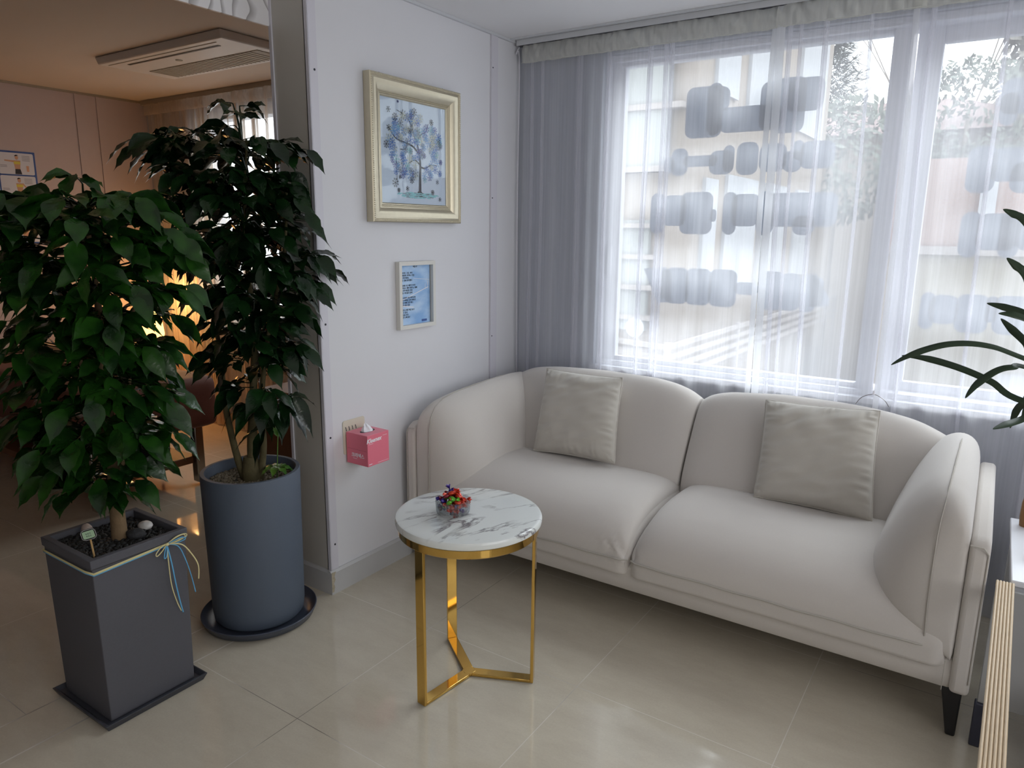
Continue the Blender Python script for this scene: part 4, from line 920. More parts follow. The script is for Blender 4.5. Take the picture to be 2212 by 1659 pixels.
slab(mplate(0.0200, 0.0137, 0.0012, 0.09), 0.0001, 'border_line', M['whiteline']); slab(mplate(0.0192, 0.0130, 0.0013, 0.08), 0.0001, 'border_inlay', M['blackcard'])
slab(mplate(0.0175, 0.0108, 0.0014), 0.0003, 'card', M['mint'])
text_mesh('marker_text', '녹보수', 0.0062, M['darkink'], mk, Matrix(((rgt.x,upv.x,nn_.x,(c0+upv*0.0025+nn_*0.0019).x),(rgt.y,upv.y,nn_.y,(c0+upv*0.0025+nn_*0.0019).y),(rgt.z,upv.z,nn_.z,(c0+upv*0.0025+nn_*0.0019).z),(0,0,0,1))), extrude=0.0001)
text_mesh('marker_text', '재·물·운', 0.0050, M['darkink'], mk, Matrix(((rgt.x,upv.x,nn_.x,(c0-upv*0.0042+nn_*0.0019).x),(rgt.y,upv.y,nn_.y,(c0-upv*0.0042+nn_*0.0019).y),(rgt.z,upv.z,nn_.z,(c0-upv*0.0042+nn_*0.0019).z),(0,0,0,1))), extrude=0.0001)
MB().bar(c0-upv*0.010-nn_*0.001, Vector((0.030, -2.158, 0.488)), 0.005, 0.0018, up=tuple(nn_)).build('stick', M['wood'], mk, bevel=0.0005)

# round pot
RC = (-0.095, -1.552); ZR = 0.568
pt2 = thing('potted_tree', 'tall bushy green tree in a round blue-grey planter beside the wall end', 'potted plant', (RC[0], RC[1], 0))
MB().lathe([(0.0,0.02),(0.148,0.02),(0.156,0.03),(0.160,0.06),(0.168,ZR-0.004),(0.166,ZR),(0.154,ZR),(0.151,ZR-0.004),(0.149,0.48),(0.0,0.48)], RC[0], RC[1], 0, 72).build('planter', M['pot2'], pt2, angle=40)
MB().lathe([(0.0,0.0),(0.170,0.0),(0.192,0.008),(0.203,0.034),(0.200,0.036),(0.188,0.016),(0.165,0.010),(0.0,0.010)], RC[0], RC[1], 0.0005, 72).build('saucer', M['tray2'], pt2, angle=50)
MB().lathe([(0.0,0.525),(0.150,0.525),(0.150,0.50)], RC[0], RC[1], 0, 40).build('soil', M['soil'], pt2)
def rpt(r2): a = r2.uniform(0, 6.283); q_ = 0.146*sqrt(r2.random()); return (RC[0]+q_*cos(a), RC[1]+q_*sin(a), 0.528+r2.uniform(-.002,.004))
gravel('gravel', pt2, M['soil2'], rpt, 1300, 0.0062, 9)
tk = MB(); b0 = Vector((RC[0]+0.005, RC[1]+0.0, 0.515)); L3 = [(lat*0.010, 0.021, [(0,0),(-0.002,.14),(0.012,.30),(0.03,.55),(0.02,.85),(0.045,1.15)]), (lat*-0.022, 0.0145, [(0,0),(-0.03,.12),(-0.055,.30),(-0.06,.5),(-0.10,.75),(-0.14,1.0)]), (lat*0.026, 0.0135, [(0,0),(0.022,.14),(0.025,.3),(0.06,.52),(0.13,.8),(0.15,1.0)])]
tips2 = []
for off, r0, pth in L3:
    pp = curve([tuple(b0+off+lat*a+Vector((0,0,z))) for a, z in pth], 6); tk.tube(pp, [r0-(r0-0.003)*i/(len(pp)-1) for i in range(len(pp))], 10); tips2 += [Vector(pp[i]) for i in range(10, len(pp), 3)]
tk.tube([b0+Vector((0,0,0.0)), b0+Vector((0,0,0.05)), b0+Vector((0,0,0.10))], [0.037, 0.034, 0.024], 14)
tk.build('trunk', M['bark2'], pt2, angle=70)
fo, tw = MB(), MB(); rr = random.Random(8)
prof2 = [(0.72,0.08,0.19),(0.80,0.02,0.17),(0.90,-0.06,0.21),(0.98,-0.16,0.19),(1.10,-0.14,0.26),(1.20,-0.16,0.31),(1.32,-0.20,0.34),(1.44,-0.24,0.32),(1.52,-0.26,0.26),(1.60,-0.26,0.24),(1.68,-0.33,0.28),(1.74,-0.20,0.18),(1.79,-0.03,0.10)]
crown(fo, tw, RC, prof2, [0.93,1.0,1.07,1.13,1.19,1.25,1.31,1.37,1.43], rr, 0.088, tips2, per=13, droop=0.5)
crown(fo, tw, RC, prof2, [1.50,1.585,1.675], rr, 0.088, tips2, per=22, droop=0.35, zj=0.35)
crown(fo, tw, RC, [(1.70,-0.22,0.0),(1.76,-0.22,0.0)], [1.73], rr, 0.080, tips2, per=14, droop=0.25, zj=0.4)
crown(fo, tw, RC, [(1.76,-0.05,0.10),(1.8,-0.03,0.10)], [1.785], rr, 0.075, [Vector((RC[0],RC[1],1.66))+lat*0.045], per=16, droop=0.25)
crown(fo, tw, RC, [(z, a*.5+b*.05, b*.5) for z, a, b in prof2], [1.05,1.20,1.36,1.50,1.60], rr, 0.085, tips2, per=6, droop=0.4)
crown(fo, tw, RC, prof2, [0.80, 0.87], rr, 0.09, tips2, per=4, droop=0.9)
fo.build('foliage', M['leaf2'], pt2, angle=180, kind='stuff'); tw.build('twigs', M['leaf2'], pt2, kind='stuff')
sd = MB(); rr = random.Random(2); sb = Vector((RC[0], RC[1], 0.53))+lat*0.095-dep*0.01
sd.tube(curve([tuple(sb), tuple(sb+Vector((0,0,0.06))+lat*0.004), tuple(sb+Vector((0,0,0.165))+lat*0.012)], 5), 0.0018, 6)
for k in range(9):
    a = k*0.8; leaf(sd, sb+Vector((0,0,0.05)), lat*cos(a)+dep*sin(a)+Vector((0,0,.2)), Vector((0,0,1)), 0.07, 0.026, 0.5)
for k in range(3):
    a = k*2.1; leaf(sd, sb+Vector((0,0,0.16))+lat*0.012, lat*cos(a)*.6+dep*sin(a)*.6+Vector((0,0,1.2)), Vector((1,0,0)), 0.045, 0.017, 0.0)
sd.build('seedling', M['newleaf'], pt2, angle=180, label='small bright green seedling at the pot rim')

# ------------------------------------------------------------------ other room
# cassette air conditioner
ax0, ax1, ay0, ay1, az = -2.064, -0.985, -0.923, -0.469, 2.23
ac = thing('ceiling_air_conditioner', 'wide beige ceiling cassette air conditioner in the dim side room', 'air conditioner', ((ax0+ax1)/2, (ay0+ay1)/2, HC))
MB().hexa([(ax0+.01,ay0+.01,az),(ax1-.01,ay0+.01,az),(ax1-.01,ay1-.01,az),(ax0+.01,ay1-.01,az)], [(ax0,ay0,HC-.001),(ax1,ay0,HC-.001),(ax1,ay1,HC-.001),(ax0,ay1,HC-.001)]).build('panel', M['ac'], ac, bevel=0.006)
gr = MB().box(ax0+0.10, ax1-0.06, ay1-0.215, ay1-0.05, az-0.003, az-0.0005)
for k in range(26): xx = ax0+0.11+k*0.034; gr.box(xx, xx+0.006, ay1-0.213, ay1-0.052, az-0.005, az-0.003)
gr.build('intake_grille', M['acdark'], ac, smooth=False)
MB().box(ax0+0.16, ax1-0.14, ay0+0.085, ay0+0.10, az-0.002, az-0.0003).build('air_slot', M['blackprint'], ac)
MB().box(ax0+0.05, ax1-0.10, ay0+0.045, ay0+0.05, az-0.002, az-0.0003).build('vane', M['acdark'], ac)
MB().lathe([(0.0,-0.003),(0.016,-0.003),(0.018,0.0)], (ax0+ax1)/2-0.05, ay0+0.17, az, 20).build('sensor', M['acdark'], ac)
# massage bed
bd_ = thing('massage_bed', 'dark brown padded massage bed with steel legs behind the plants', 'bed', (-2.3, -1.11, 0))
def bedfn(u, v, w):
    p = rbox(u, v, w, 0.92, 0.33, 0.135, 0.04); return Vector((p.x-2.33, p.y-1.115, p.z+0.49+0.006*noise.noise(Vector((p.x*6, p.y*6, 0)))))
softcube(24, 16, 8, bedfn).build('mattress', M['brown'], bd_, weld=True, angle=180)
for x, y in [(-1.54,-0.85),(-1.54,-1.40),(-3.08,-0.85),(-3.08,-1.40)]:
    l_ = MB().box(x-0.025, x+0.025, y-0.025, y+0.025, 0.02, 0.36).build('leg', M['steel'], bd_, bevel=0.006)
    MB().box(x-0.028, x+0.028, y-0.028, y+0.028, 0.0, 0.02).build('rubber_foot', M['black'], l_, bevel=0.003)
MB().box(-3.07, -1.55, -1.40, -0.85, 0.125, 0.165).build('shelf', M['brownwood'], bd_, bevel=0.004)
# things on and under the bed
o = MB().hexa([(-3.1,-0.98,0.626),(-2.1,-0.92,0.626),(-1.72,-0.815,0.626),(-3.1,-0.815,0.626)], [(-3.08,-0.96,0.66),(-2.15,-0.90,0.665),(-1.75,-0.825,0.64),(-3.08,-0.83,0.66)]).build('folded_sheet', M['beigecloth'], bevel=0.01); tag(o, 'beige folded sheet along the far side of the massage bed', 'sheet')
def lump(name, c, h, r, m, label, cat, jit=0.012, sd_=0):
    def fn(u, v, w): p = rbox(u, v, w, h[0], h[1], h[2], r); return Vector(c)+p+p.normalized()*jit*noise.noise(p*9+Vector((sd_,0,0)))
    o = softcube(12, 12, 8, fn).build(name, m, weld=True, angle=180, origin=c); return tag(o, label, cat)
lump('folded_clothes', (-1.86,-0.98,0.665), (0.17,0.09,0.040), 0.03, M['navy'], 'dark navy folded clothes lying on the massage bed', 'clothes')
lump('black_box_bag', (-1.77,-1.03,0.221), (0.11,0.10,0.055), 0.02, M['darkcloth'], 'black pouch at the near end of the shelf under the bed', 'bag')
lump('rolled_cloth', (-2.47,-1.15,0.225), (0.06,0.14,0.06), 0.05, M['bluegrey'], 'blue-grey rolled cloth on the shelf under the bed', 'cloth', sd_=3)
lump('rolled_cloth', (-2.63,-1.15,0.226), (0.07,0.14,0.06), 0.05, M['darkcloth'], 'black rolled cloth on the shelf, left of the blue-grey roll', 'cloth', sd_=5)
lump('soft_bag', (-2.25,-1.12,0.245), (0.12,0.15,0.08), 0.06, M['darkcloth'], 'black soft bag on the shelf, right of the blue-grey roll', 'bag', sd_=8)
# lamp glowing in the far corner
lp = thing('glow_lamp', 'warm glowing lamp standing in the corner of the side room', 'lamp', (-2.9, -0.30, 0))
MB().lathe([(0.0,0.0),(0.09,0.0),(0.09,0.015),(0.012,0.025),(0.012,0.60),(0.0,0.60)], -2.9, -0.30, 0, 24).build('stand', M['brownwood'], lp)
shade = mat('amber_lamp_shade', rgb(240,190,110), 0.7, emit=(1.0,0.50,0.14), estr=3.5)
MB().lathe([(0.085,0.60),(0.10,0.66),(0.085,0.80),(0.06,0.86),(0.0,0.865)], -2.9, -0.30, 0, 28).build('lamp_shade', shade, lp, label='glowing amber shade')
pl = bpy.data.lights.new('lamp_bulb', 'POINT'); pl.energy = 6.5; pl.color = (1.0, 0.55, 0.2); pl.shadow_soft_size = 0.06
po = bpy.data.objects.new('lamp_bulb', pl); C.objects.link(po); po.location = (-2.78, -0.16, 0.93)
# poster with stretching exercises on the far wall
ps = thing('exercise_poster', 'blue-bordered poster of stretching exercises on the far wall', 'poster', (-3.2, -1.2, 1.28))
py1_, py0_, pz0_, pz1_ = -0.772, -1.62, 1.285, 1.855
def pb(mb, a, b, c, d, x): mb.box(-3.2+x, -3.2+x+0.0004, a, b, c, d)
q = MB(); q.box(-3.2, -3.198, py0_, py1_, pz0_, pz1_); q.build('sheet', M['posterblue'], ps)
cw, chh = (py1_-py0_-0.05)/4, (pz1_-pz0_-0.05)/4
for i in range(4):
    for j in range(4):
        ya = py0_+0.012+i*(cw+0.009); za = pz0_+0.012+j*(chh+0.009)
        cdm = MB(); cdm.use(M['posterwhite']).prism(rrect(ya, za, ya+cw, za+chh, 0.008, 3), 0, -3.1978, -3.1975)
        cx_ = ya+cw*0.52; k_ = i*4+j
        cdm.use(M['skinprint'])
        cdm.prism([(cx_-.014,za+.03),(cx_+.014,za+.03),(cx_+.020,za+.085),(cx_-.020,za+.085)], 0, -3.1974, -3.1972)
        cdm.prism([(cx_+.010*cos(a*.6), za+.102+.013*sin(a*.6)) for a in range(10)], 0, -3.1973, -3.1971)
        if k_ % 2: cdm.prism([(cx_-.07,za+.078),(cx_-.015,za+.072),(cx_-.015,za+.084),(cx_-.07,za+.086)], 0, -3.1972, -3.1970)
        else: cdm.prism([(cx_+.015,za+.08),(cx_+.045,za+.04),(cx_+.052,za+.045),(cx_+.02,za+.088)], 0, -3.1972, -3.1970)
        cdm.prism([(cx_+.052,za+.02),(cx_+.064,za+.02),(cx_+.066,za+.055),(cx_+.050,za+.055)], 0, -3.1972, -3.1970)
        cdm.use(M['yellowprint']).prism([(cx_-.019,za+.062),(cx_+.019,za+.062),(cx_+.018,za+.078),(cx_-.018,za+.078)], 0, -3.1971, -3.1969)
        cdm.use(M['blackprint']).prism([(cx_-.017,za+.002),(cx_+.022,za+.002),(cx_+.015,za+.033),(cx_-.014,za+.033)], 0, -3.1971, -3.1969)
        cdm.prism([(cx_+.012*cos(a*.6), za+.108+.011*abs(sin(a*.6))) for a in range(10)], 0, -3.1971, -3.1969)
        cdm.use(M['greyprint'])
        for l in range(5): cdm.box(-3.1973, -3.1971, cx_+.030, cx_+.075, za+.115-.009*l-.003, za+.115-.009*l) if l < 4 else cdm.box(-3.1973, -3.1971, ya+.008, ya+.045, za+.05, za+.053)
        cdm.box(-3.1973, -3.1971, ya+.008, ya+.045, za+.042, za+.045)
        cdm.build('exercise_panel', None, ps, smooth=False)
# clothes rail with a maroon cloth, brown wooden cabinet beside the wall end
rl = thing('clothes_rail', 'horizontal steel clothes rail behind the wall end in the side room', 'rail', (-1.1, -0.30, 0))
MB().tube([(-1.72,-0.30,0.935),(-0.5,-0.30,0.935)], 0.0125, 12).build('bar', M['steel'], rl)
for xx in (-1.70, -0.52): MB().tube([(xx,-0.30,0.0),(xx,-0.30,0.935)], 0.012, 10).build('post', M['steel'], rl)
cl = MB(); rows = []
for i in range(9):
    for k in range(9):
        u = k/8; v = i/8; rows.append((-1.60+0.26*u*(0.35+0.65*v), -0.318-0.015*sin(u*14), 0.945-0.26*v))
cl.add(rows, [(i*9+k, i*9+k+1, (i+1)*9+k+1, (i+1)*9+k) for i in range(8) for k in range(8)])
o = cl.build('hanging_cloth', M['maroon']); sm = o.modifiers.new('solid', 'SOLIDIFY'); sm.thickness = 0.006; tag(o, 'maroon cloth hanging from the steel rail', 'cloth')
cb = thing('wooden_cabinet', 'brown wooden cabinet standing beside the partition end in the side room', 'cabinet', (-0.9, -0.6, 0))
MB().box(-1.06, -0.20, -0.78, -0.42, 0.0, 0.60).build('body', M['brownwood'], cb, bevel=0.004)
MB().box(-1.055, -0.64, -0.795, -0.781, 0.03, 0.58).build('door', M['brownwood'], cb, bevel=0.003); MB().box(-0.63, -0.215, -0.795, -0.781, 0.03, 0.58).build('door', M['brownwood'], cb, bevel=0.003)

# ------------------------------------------------------------------ right edge: low rack with ply edge, white table, bowls, plant
def ply():
    m = mat('birch_ply_edge', rgb(206,184,152), 0.6, noise_amt=0.1, noise_scale=60); return m
M['ply'] = ply(); M['plydark'] = mat('ply_glue_line', rgb(120,96,68), 0.7)
RX0, RX1, RY1, RY0, RZ = 2.117, 2.159, -0.838, -1.95, 0.499
M['ply'].node_tree.nodes['Principled BSDF'].inputs['Roughness'].default_value = 0.5
rk = thing('low_rack', 'low rack with a ribbed plywood-edged side panel at the right edge', 'rack', (2.14, -1.3, 0))
def rx(y): return (RY1-y)*-0.0231
for k in range(6):
    xa = RX0+k*0.007+0.0033; MB().tube([(xa, RY1, RZ-0.022),(xa, RY1, RZ-0.010),(xa, RY1-0.006, RZ-0.004),(xa+rx(RY1-0.03), RY1-0.03, RZ-0.0033),(xa+rx(RY0), RY0, RZ-0.0033)], 0.0034, 10).build('ply_strip', M['ply'], rk, label='pale plywood ply strip')
MB().hexa([(RX0+.002+rx(RY0),RY0,RZ-.022),(RX1-.002+rx(RY0),RY0,RZ-.022),(RX1-.002,RY1-.003,RZ-.022),(RX0+.002,RY1-.003,RZ-.022)], [(RX0+.002+rx(RY0),RY0,RZ-.006),(RX1-.002+rx(RY0),RY0,RZ-.006),(RX1-.002,RY1-.003,RZ-.006),(RX0+.002,RY1-.003,RZ-.006)]).build('ply_core', M['plydark'], rk)
for yy in (RY1-0.018, RY0+0.01):
    MB().box(RX0+rx(yy)+0.001, 2.75, yy, yy+0.016, 0.133, RZ-0.022).build('end_plate', M['greypanel'], rk, bevel=0.002)
    for xx in (RX0+rx(yy)-0.004, 2.72): MB().box(xx, xx+0.026, yy-0.008, yy+0.020, 0.0, 0.133).build('leg', M['navyfoot'], rk, bevel=0.003)
MB().box(2.25, 2.75, RY0+0.03, RY1-0.02, 0.135, 0.155).build('shelf', M['whitelac'], rk, bevel=0.002)
wt = thing('white_table', 'low white lacquered table at the right edge behind the plywood rack', 'table', (2.4, -0.45, 0))
MB().box(2.150, 2.80, -0.83, -0.30, 0.482, 0.500).build('tabletop', M['whitelac'], wt, bevel=0.003)
MB().box(2.158, 2.79, -0.82, -0.31, 0.40, 0.482).build('drawer_box', M['whitelac'], wt, bevel=0.003)
for x, y in [(2.172,-0.80),(2.77,-0.80),(2.172,-0.33),(2.77,-0.33)]: MB().box(x-.014, x+.014, y-.014, y+.014, 0, 0.40).build('leg', M['whitelac'], wt, bevel=0.002)
def bowl(c, r, h, label):
    t_ = thing('bowl', label, 'bowl', c, 'black bowls on the rack shelf')
    MB().lathe([(0.0,0.0),(r*.45,0.0),(r*.8,h*.4),(r,h),(r*.975,h),(r*.76,h*.42),(r*.4,h*.08),(0,h*.08)], c[0], c[1], c[2], 40).build('body', M['bowlblack'], t_)
    MB().lathe([(r*1.0,h-.004),(r*1.012,h),(r,h+.004),(r*.965,h+.003),(r*.965,h-.002)], c[0], c[1], c[2], 40).build('rim', M['bowlgold'], t_, label='gold rim')
bowl((2.40,-1.05,0.156), 0.135, 0.10, 'large black bowl with a gold rim on the rack shelf')
bowl((2.42,-1.06,0.176), 0.085, 0.075, 'smaller black bowl nested in the large gold-rimmed bowl')
dl = thing('wooden_bottle', 'brown wooden bottle shape with white cap and red ring on the white table', 'ornament', (2.192, -0.36, 0.50))
MB().lathe([(0.0,0.0),(0.020,0.0),(0.022,0.03),(0.021,0.075),(0.018,0.095),(0.0,0.095)], 2.192,-0.36,0.5005, 24).build('body', M['darkwood'], dl)
MB().lathe([(0.018,0.093),(0.017,0.110),(0.012,0.118),(0.0,0.118)], 2.192,-0.36,0.5005, 24).build('collar', M['white'], dl)
MB().lathe([(0.011,0.116),(0.012,0.121),(0.011,0.126),(0.0,0.126)], 2.192,-0.36,0.5005, 24).build('ring', M['red'], dl)
MB().ball((2.192,-0.36,0.643), (0.017,0.017,0.018), 18, 12).build('cap', M['white'], dl)
og = thing('stone_ornament', 'tiny brown ornament with green leaves on the white table', 'ornament', (2.196, -0.635, 0.50))
MB().ball((2.196,-0.635,0.512), (0.012,0.012,0.012), 12, 8, jit=0.5).ball((2.198,-0.632,0.537), (0.010,0.009,0.008), 12, 8, jit=0.5).build('rock', M['darkwood'], og)
MB().ball((2.196,-0.637,0.525), (0.010,0.010,0.007), 10, 7, jit=0.9, seed=3).build('moss', M['newleaf'], og)
# strap-leaved plant in a pot that stands beyond the frame on the rack's right
orc = thing('strap_leaf_plant', 'potted plant with long arching strap leaves reaching in at the right edge', 'potted plant', (2.62, -0.95, 0.155))
MB().lathe([(0.0,0.0),(0.07,0.0),(0.095,0.50),(0.085,0.50),(0.08,0.46),(0.0,0.46)], 2.60, -0.95, 0.157, 36).build('pot', M['whitelac'], orc)
MB().lathe([(0.0,0.01),(0.08,0.01),(0.08,0.0)], 2.60, -0.95, 0.157+0.45, 24).build('soil', M['soil'], orc)
def strap(pxpts, ys, w):
    pts = [at_y(px, py, y) for (px, py), y in zip(pxpts, ys)]; pts.append(pts[-1].lerp(Vector((2.60,-0.95,0.61)), 0.5)+Vector((0,0,0.16))); pts.append(Vector((2.60+random.uniform(-.02,.02), -0.95+random.uniform(-.02,.02), 0.61)))
    pts = curve([tuple(p) for p in pts], 8); n = len(pts); mb = MB(); vs = []; prev = None
    for i, p in enumerate(pts):
        p = Vector(p); d = (Vector(pts[min(i+1,n-1)])-Vector(pts[max(i-1,0)])).normalized(); s_ = d.cross(Vector((-0.25,-0.75,0.6))) if prev is None else prev-d*prev.dot(d); s_.normalize(); prev = s_; nn2 = s_.cross(d)
        t_ = i/(n-1); ww = w*min(1, t_*5+0.03)**0.8*(1-0.35*t_)/2
        vs += [p+s_*ww+nn2*ww*.35, p, p-s_*ww+nn2*ww*.35]
    mb.add(vs, [f for i in range(n-1) for f in ((i*3, i*3+1, i*3+4, i*3+3), (i*3+1, i*3+2, i*3+5, i*3+4))])
    o = mb.build('leaf', M['orchid'], orc, angle=180); sm = o.modifiers.new('solid', 'SOLIDIFY'); sm.thickness = 0.0008
for px_, ys_ in [([(1925,788),(1975,765),(2050,745),(2130,748),(2212,776)], [-1.02,-1.0,-0.98,-0.96,-0.94]),
                 ([(1948,768),(2000,775),(2070,795),(2140,825),(2212,868)], [-0.80,-0.82,-0.84,-0.86,-0.88]),
                 ([(2085,860),(2110,832),(2150,804),(2185,795),(2230,800)], [-1.0,-0.98,-0.96,-0.95,-0.93]),
                 ([(2145,927),(2175,918),(2212,905),(2250,880)], [-1.05,-1.02,-0.98,-0.95]),
                 ([(2132,655),(2170,665),(2215,680),(2260,720)], [-0.85,-0.86,-0.87,-0.88]),
                 ([(2157,677),(2190,682),(2225,697),(2270,740)], [-0.95,-0.94,-0.92,-0.9]),
                 ([(2162,688),(2188,714),(2215,740),(2260,790)], [-0.78,-0.80,-0.82,-0.85]),
                 ([(2175,557),(2195,575),(2215,595),(2262,680)], [-0.90,-0.90,-0.90,-0.90]),
                 ([(2167,452),(2190,464),(2215,480),(2275,560)], [-0.88,-0.88,-0.89,-0.9]),
                 ([(2240,420),(2262,520),(2280,640)], [-1.0,-0.97,-0.93]),
                 ([(2182,925),(2196,890),(2212,872),(2260,850)], [-0.78,-0.80,-0.82,-0.86])]:
    strap(px_, ys_, 0.021)

# ------------------------------------------------------------------ curtains
M['sheer'] = sheer('white_sheer_voile', rgb(243,243,248), 0.45, 0.74)
M['sheerband'] = sheer('white_voile_heading', rgb(228,228,222), 0.84, 0.45)
M['sheerhem'] = sheer('white_voile_hem', rgb(238,239,242), 0.85, 0.6)
M['creamsheer'] = sheer('cream_curtain_cloth', rgb(244,234,222), 0.58, 0.65)
def curtain_sheet(x0, x1, zt, zb, y0, amp, wl, seed, pleats, lean=0.0, nz=14):
    r2 = random.Random(seed); W_ = x1-x0; S = []; n = int(W_/0.005)
    pl_ = sorted(r2.uniform(0.02, 0.98) for _ in range(pleats)); 
    for i in range(n+1): S.append(i/n)
    ph = r2.uniform(0, 6); path = []
    xs = [(s_*W_, 0.0) for s_ in S]; out = []
    pk = [(p_*W_, r2.uniform(0.010, 0.026)) for p_ in pl_]; j = 0
    for (x, _) in xs:
        out.append((x, 0.0))
        while j < len(pk) and x >= pk[j][0]:
            w_ = pk[j][1]; out += [(x+w_*0.5, -0.002), (x+w_, -0.004), (x+w_*1.02, -0.006), (x+w_*0.5, -0.0075), (x+0.0, -0.0085), (x-0.001, -0.010), (x+w_*0.5, -0.0095)]
            j += 1
    vs = []; m = len(out)
    for k in range(nz+1):
        v = k/nz; z = zt+(zb-zt)*v
        for (x, dy) in out:
            a = amp*(0.35+0.65*min(1, v*3)); xx = x0+x+0.006*sin(z*2.1+x*9+seed)*min(1, v*3)+lean*v
            yy = y0+a*(0.6*sin(2*pi*x/wl+ph)+0.4*sin(2*pi*x/(wl*0.57)+ph*2+0.8*sin(z*1.3)))+dy
            vs.append((xx, yy, z))
    return MB().add(vs, [(k*m+i, k*m+i+1, (k+1)*m+i+1, (k+1)*m+i) for k in range(nz) for i in range(m-1)])
def heading(x0, x1, z0, z1, y0, wl, seed, amp=0.010):
    n = int((x1-x0)/0.006); vs = []; K = 6
    for k in range(K+1):
        v = k/K; z = z0+(z1-z0)*v
        for i in range(n+1):
            x = x0+(x1-x0)*i/n; t_ = noise.noise(Vector((x*30+v*1.3, seed, v*1.2)))+0.7*noise.noise(Vector((x*75, seed, v*2)))
            vs.append((x, y0-0.010*sin(v*pi)+amp*t_, z+(0.004*noise.noise(Vector((x*16, seed, 9))) if k in (0, K) else 0)))
    return MB().add(vs, [(k*(n+1)+i, k*(n+1)+i+1, (k+1)*(n+1)+i+1, (k+1)*(n+1)+i) for k in range(K) for i in range(n)])
def curtain(label, x0, x1, seed, pleats, y0=-0.028, amp=0.010, wl=0.13, hemL=0.0, hemR=0.0, zt=2.243, m='sheer', mb_='sheerband', lean=0.0, zb=0.015, group='sheer curtains in front of the big window'):
    c = thing('sheer_curtain', label, 'curtain', ((x0+x1)/2, y0, zt), group)
    curtain_sheet(x0, x1, zt-0.004, zb, y0, amp, wl, seed, pleats, lean).build('cloth', M[m], c, angle=180)
    heading(x0, x1, 2.165, zt, y0-0.014, 0.05, seed).build('heading', M[mb_], c, angle=180)
    MB().tube([(x0+(x1-x0)*i/40, y0-0.026, 2.1655+0.004*noise.noise(Vector((x0+i*.1, seed, 9)))) for i in range(41)], 0.0013, 5).build('heading_stitch', M[mb_], c)
    for w_, xa, sg in ((hemL, x0, 1), (hemR, x1, -1)):
        if w_: 
            h_ = MB(); vs = []
            for k in range(13):
                v = k/12; z = zt-0.004+(zb-zt)*v; xo = lean*v+0.004*sin(v*7+seed)
                vs += [(xa+xo, y0-0.013, z), (xa+xo+sg*w_*.5, y0-0.016, z), (xa+xo+sg*w_, y0-0.012, z)]
            h_.add(vs, [f for k in range(12) for f in ((k*3, k*3+1, k*3+4, k*3+3), (k*3+1, k*3+2, k*3+5, k*3+4))]).build('side_hem', M['sheerhem'], c, angle=180)
    return c
rail = thing('curtain_rail', 'long curtain rail coloured as a dark shadow gap along the top of the window wall', 'curtain rail', (2.0, -0.04, 2.25))
MB().box(0.02, 4.15, -0.052, -0.020, 2.2435, 2.2665).build('rail', M['darkgap'], rail)
MB().box(0.02, 4.15, -0.058, -0.053, 2.243, 2.2665).build('fascia', M['wall_grey'], rail)
curtain('left sheer white curtain, nearest the picture wall', 0.045, 1.205, 3, 7, hemR=0.022, lean=0.0)
curtain('middle sheer white curtain, before the window post', 1.20, 1.70, 7, 4, y0=-0.039, hemL=0.030, lean=0.03)
curtain('right sheer white curtain, nearest the strap-leaved plant', 1.66, 3.4, 12, 12, y0=-0.028, hemL=0.02, lean=0.03)
c = thing('curtain_tie_cord', 'thin pale cord hanging in the corner beside the left curtain', 'cord', (0.02, -0.03, 2.2))
MB().tube(curve([(0.022,-0.035,2.24),(0.016,-0.05,2.21),(0.02,-0.03,2.16),(0.018,-0.032,1.5),(0.024,-0.03,0.75),(0.024,-0.03,0.2)], 8), 0.0022, 6).build('cord', M['trim'], c)
rail2 = thing('curtain_rail', 'grey curtain rail at the side room window', 'curtain rail', (-1.7, -0.04, 2.25))
MB().box(-3.17, -0.2, -0.055, -0.018, 2.238, 2.2665).build('rail', M['acdark'], rail2)
curtain('cream gathered curtain over the side room window', -3.12, -0.21, 31, 60, y0=-0.045, amp=0.018, wl=0.09, m='creamsheer', mb_='creamsheer', zt=2.236, group=None)
hk = thing('clear_hook', 'small clear suction hook with wire on the curtain above the sofa', 'hook', (1.679, -0.062, 0.81))
MB().tube(curve([(1.62,-0.062,0.76),(1.64,-0.062,0.79),(1.679,-0.064,0.806),(1.715,-0.062,0.79),(1.735,-0.062,0.765)], 6), 0.0012, 6).build('wire', M['steel'], hk)
MB().lathe([(0.0,0.0),(0.006,0.0),(0.003,0.006),(0.003,0.014),(0.0,0.016)], 1.679,-0.063,0.806, 12).build('cap', M['white'], hk)

# ------------------------------------------------------------------ outdoors
GZ = -3.2; DZ = -1.0
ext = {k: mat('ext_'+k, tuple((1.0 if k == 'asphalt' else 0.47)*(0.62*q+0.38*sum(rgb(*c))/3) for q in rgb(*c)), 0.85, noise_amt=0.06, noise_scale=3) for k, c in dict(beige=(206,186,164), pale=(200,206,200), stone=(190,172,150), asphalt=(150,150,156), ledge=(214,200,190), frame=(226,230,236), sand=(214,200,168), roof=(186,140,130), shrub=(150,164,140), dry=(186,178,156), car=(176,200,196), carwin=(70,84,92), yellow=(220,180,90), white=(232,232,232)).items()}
extglass = mat('ext_window_glass', rgb(170,186,190), 0.1)
extbrick = brick('ext_red_brick', rgb(136,108,98), rgb(142,116,106), rgb(146,136,130), 5.0)
o = struct(MB().box(-30, 40, 0.6, 60, GZ-0.1, GZ), 'ground_outside', ext['asphalt']); struct(MB().box(2.2, 14, 7.0, 12.25, GZ, DZ), 'parking_deck_outside', ext['asphalt']) 
bl = thing('apartment_building', 'beige apartment building with glazed balcony outside the left pane', 'building', (-1.5, 6, GZ))
bx, by = -1.35, 6.0
MB().box(-7.0, bx, by, 13.6, GZ, 7.5).build('walls', ext['beige'], bl)
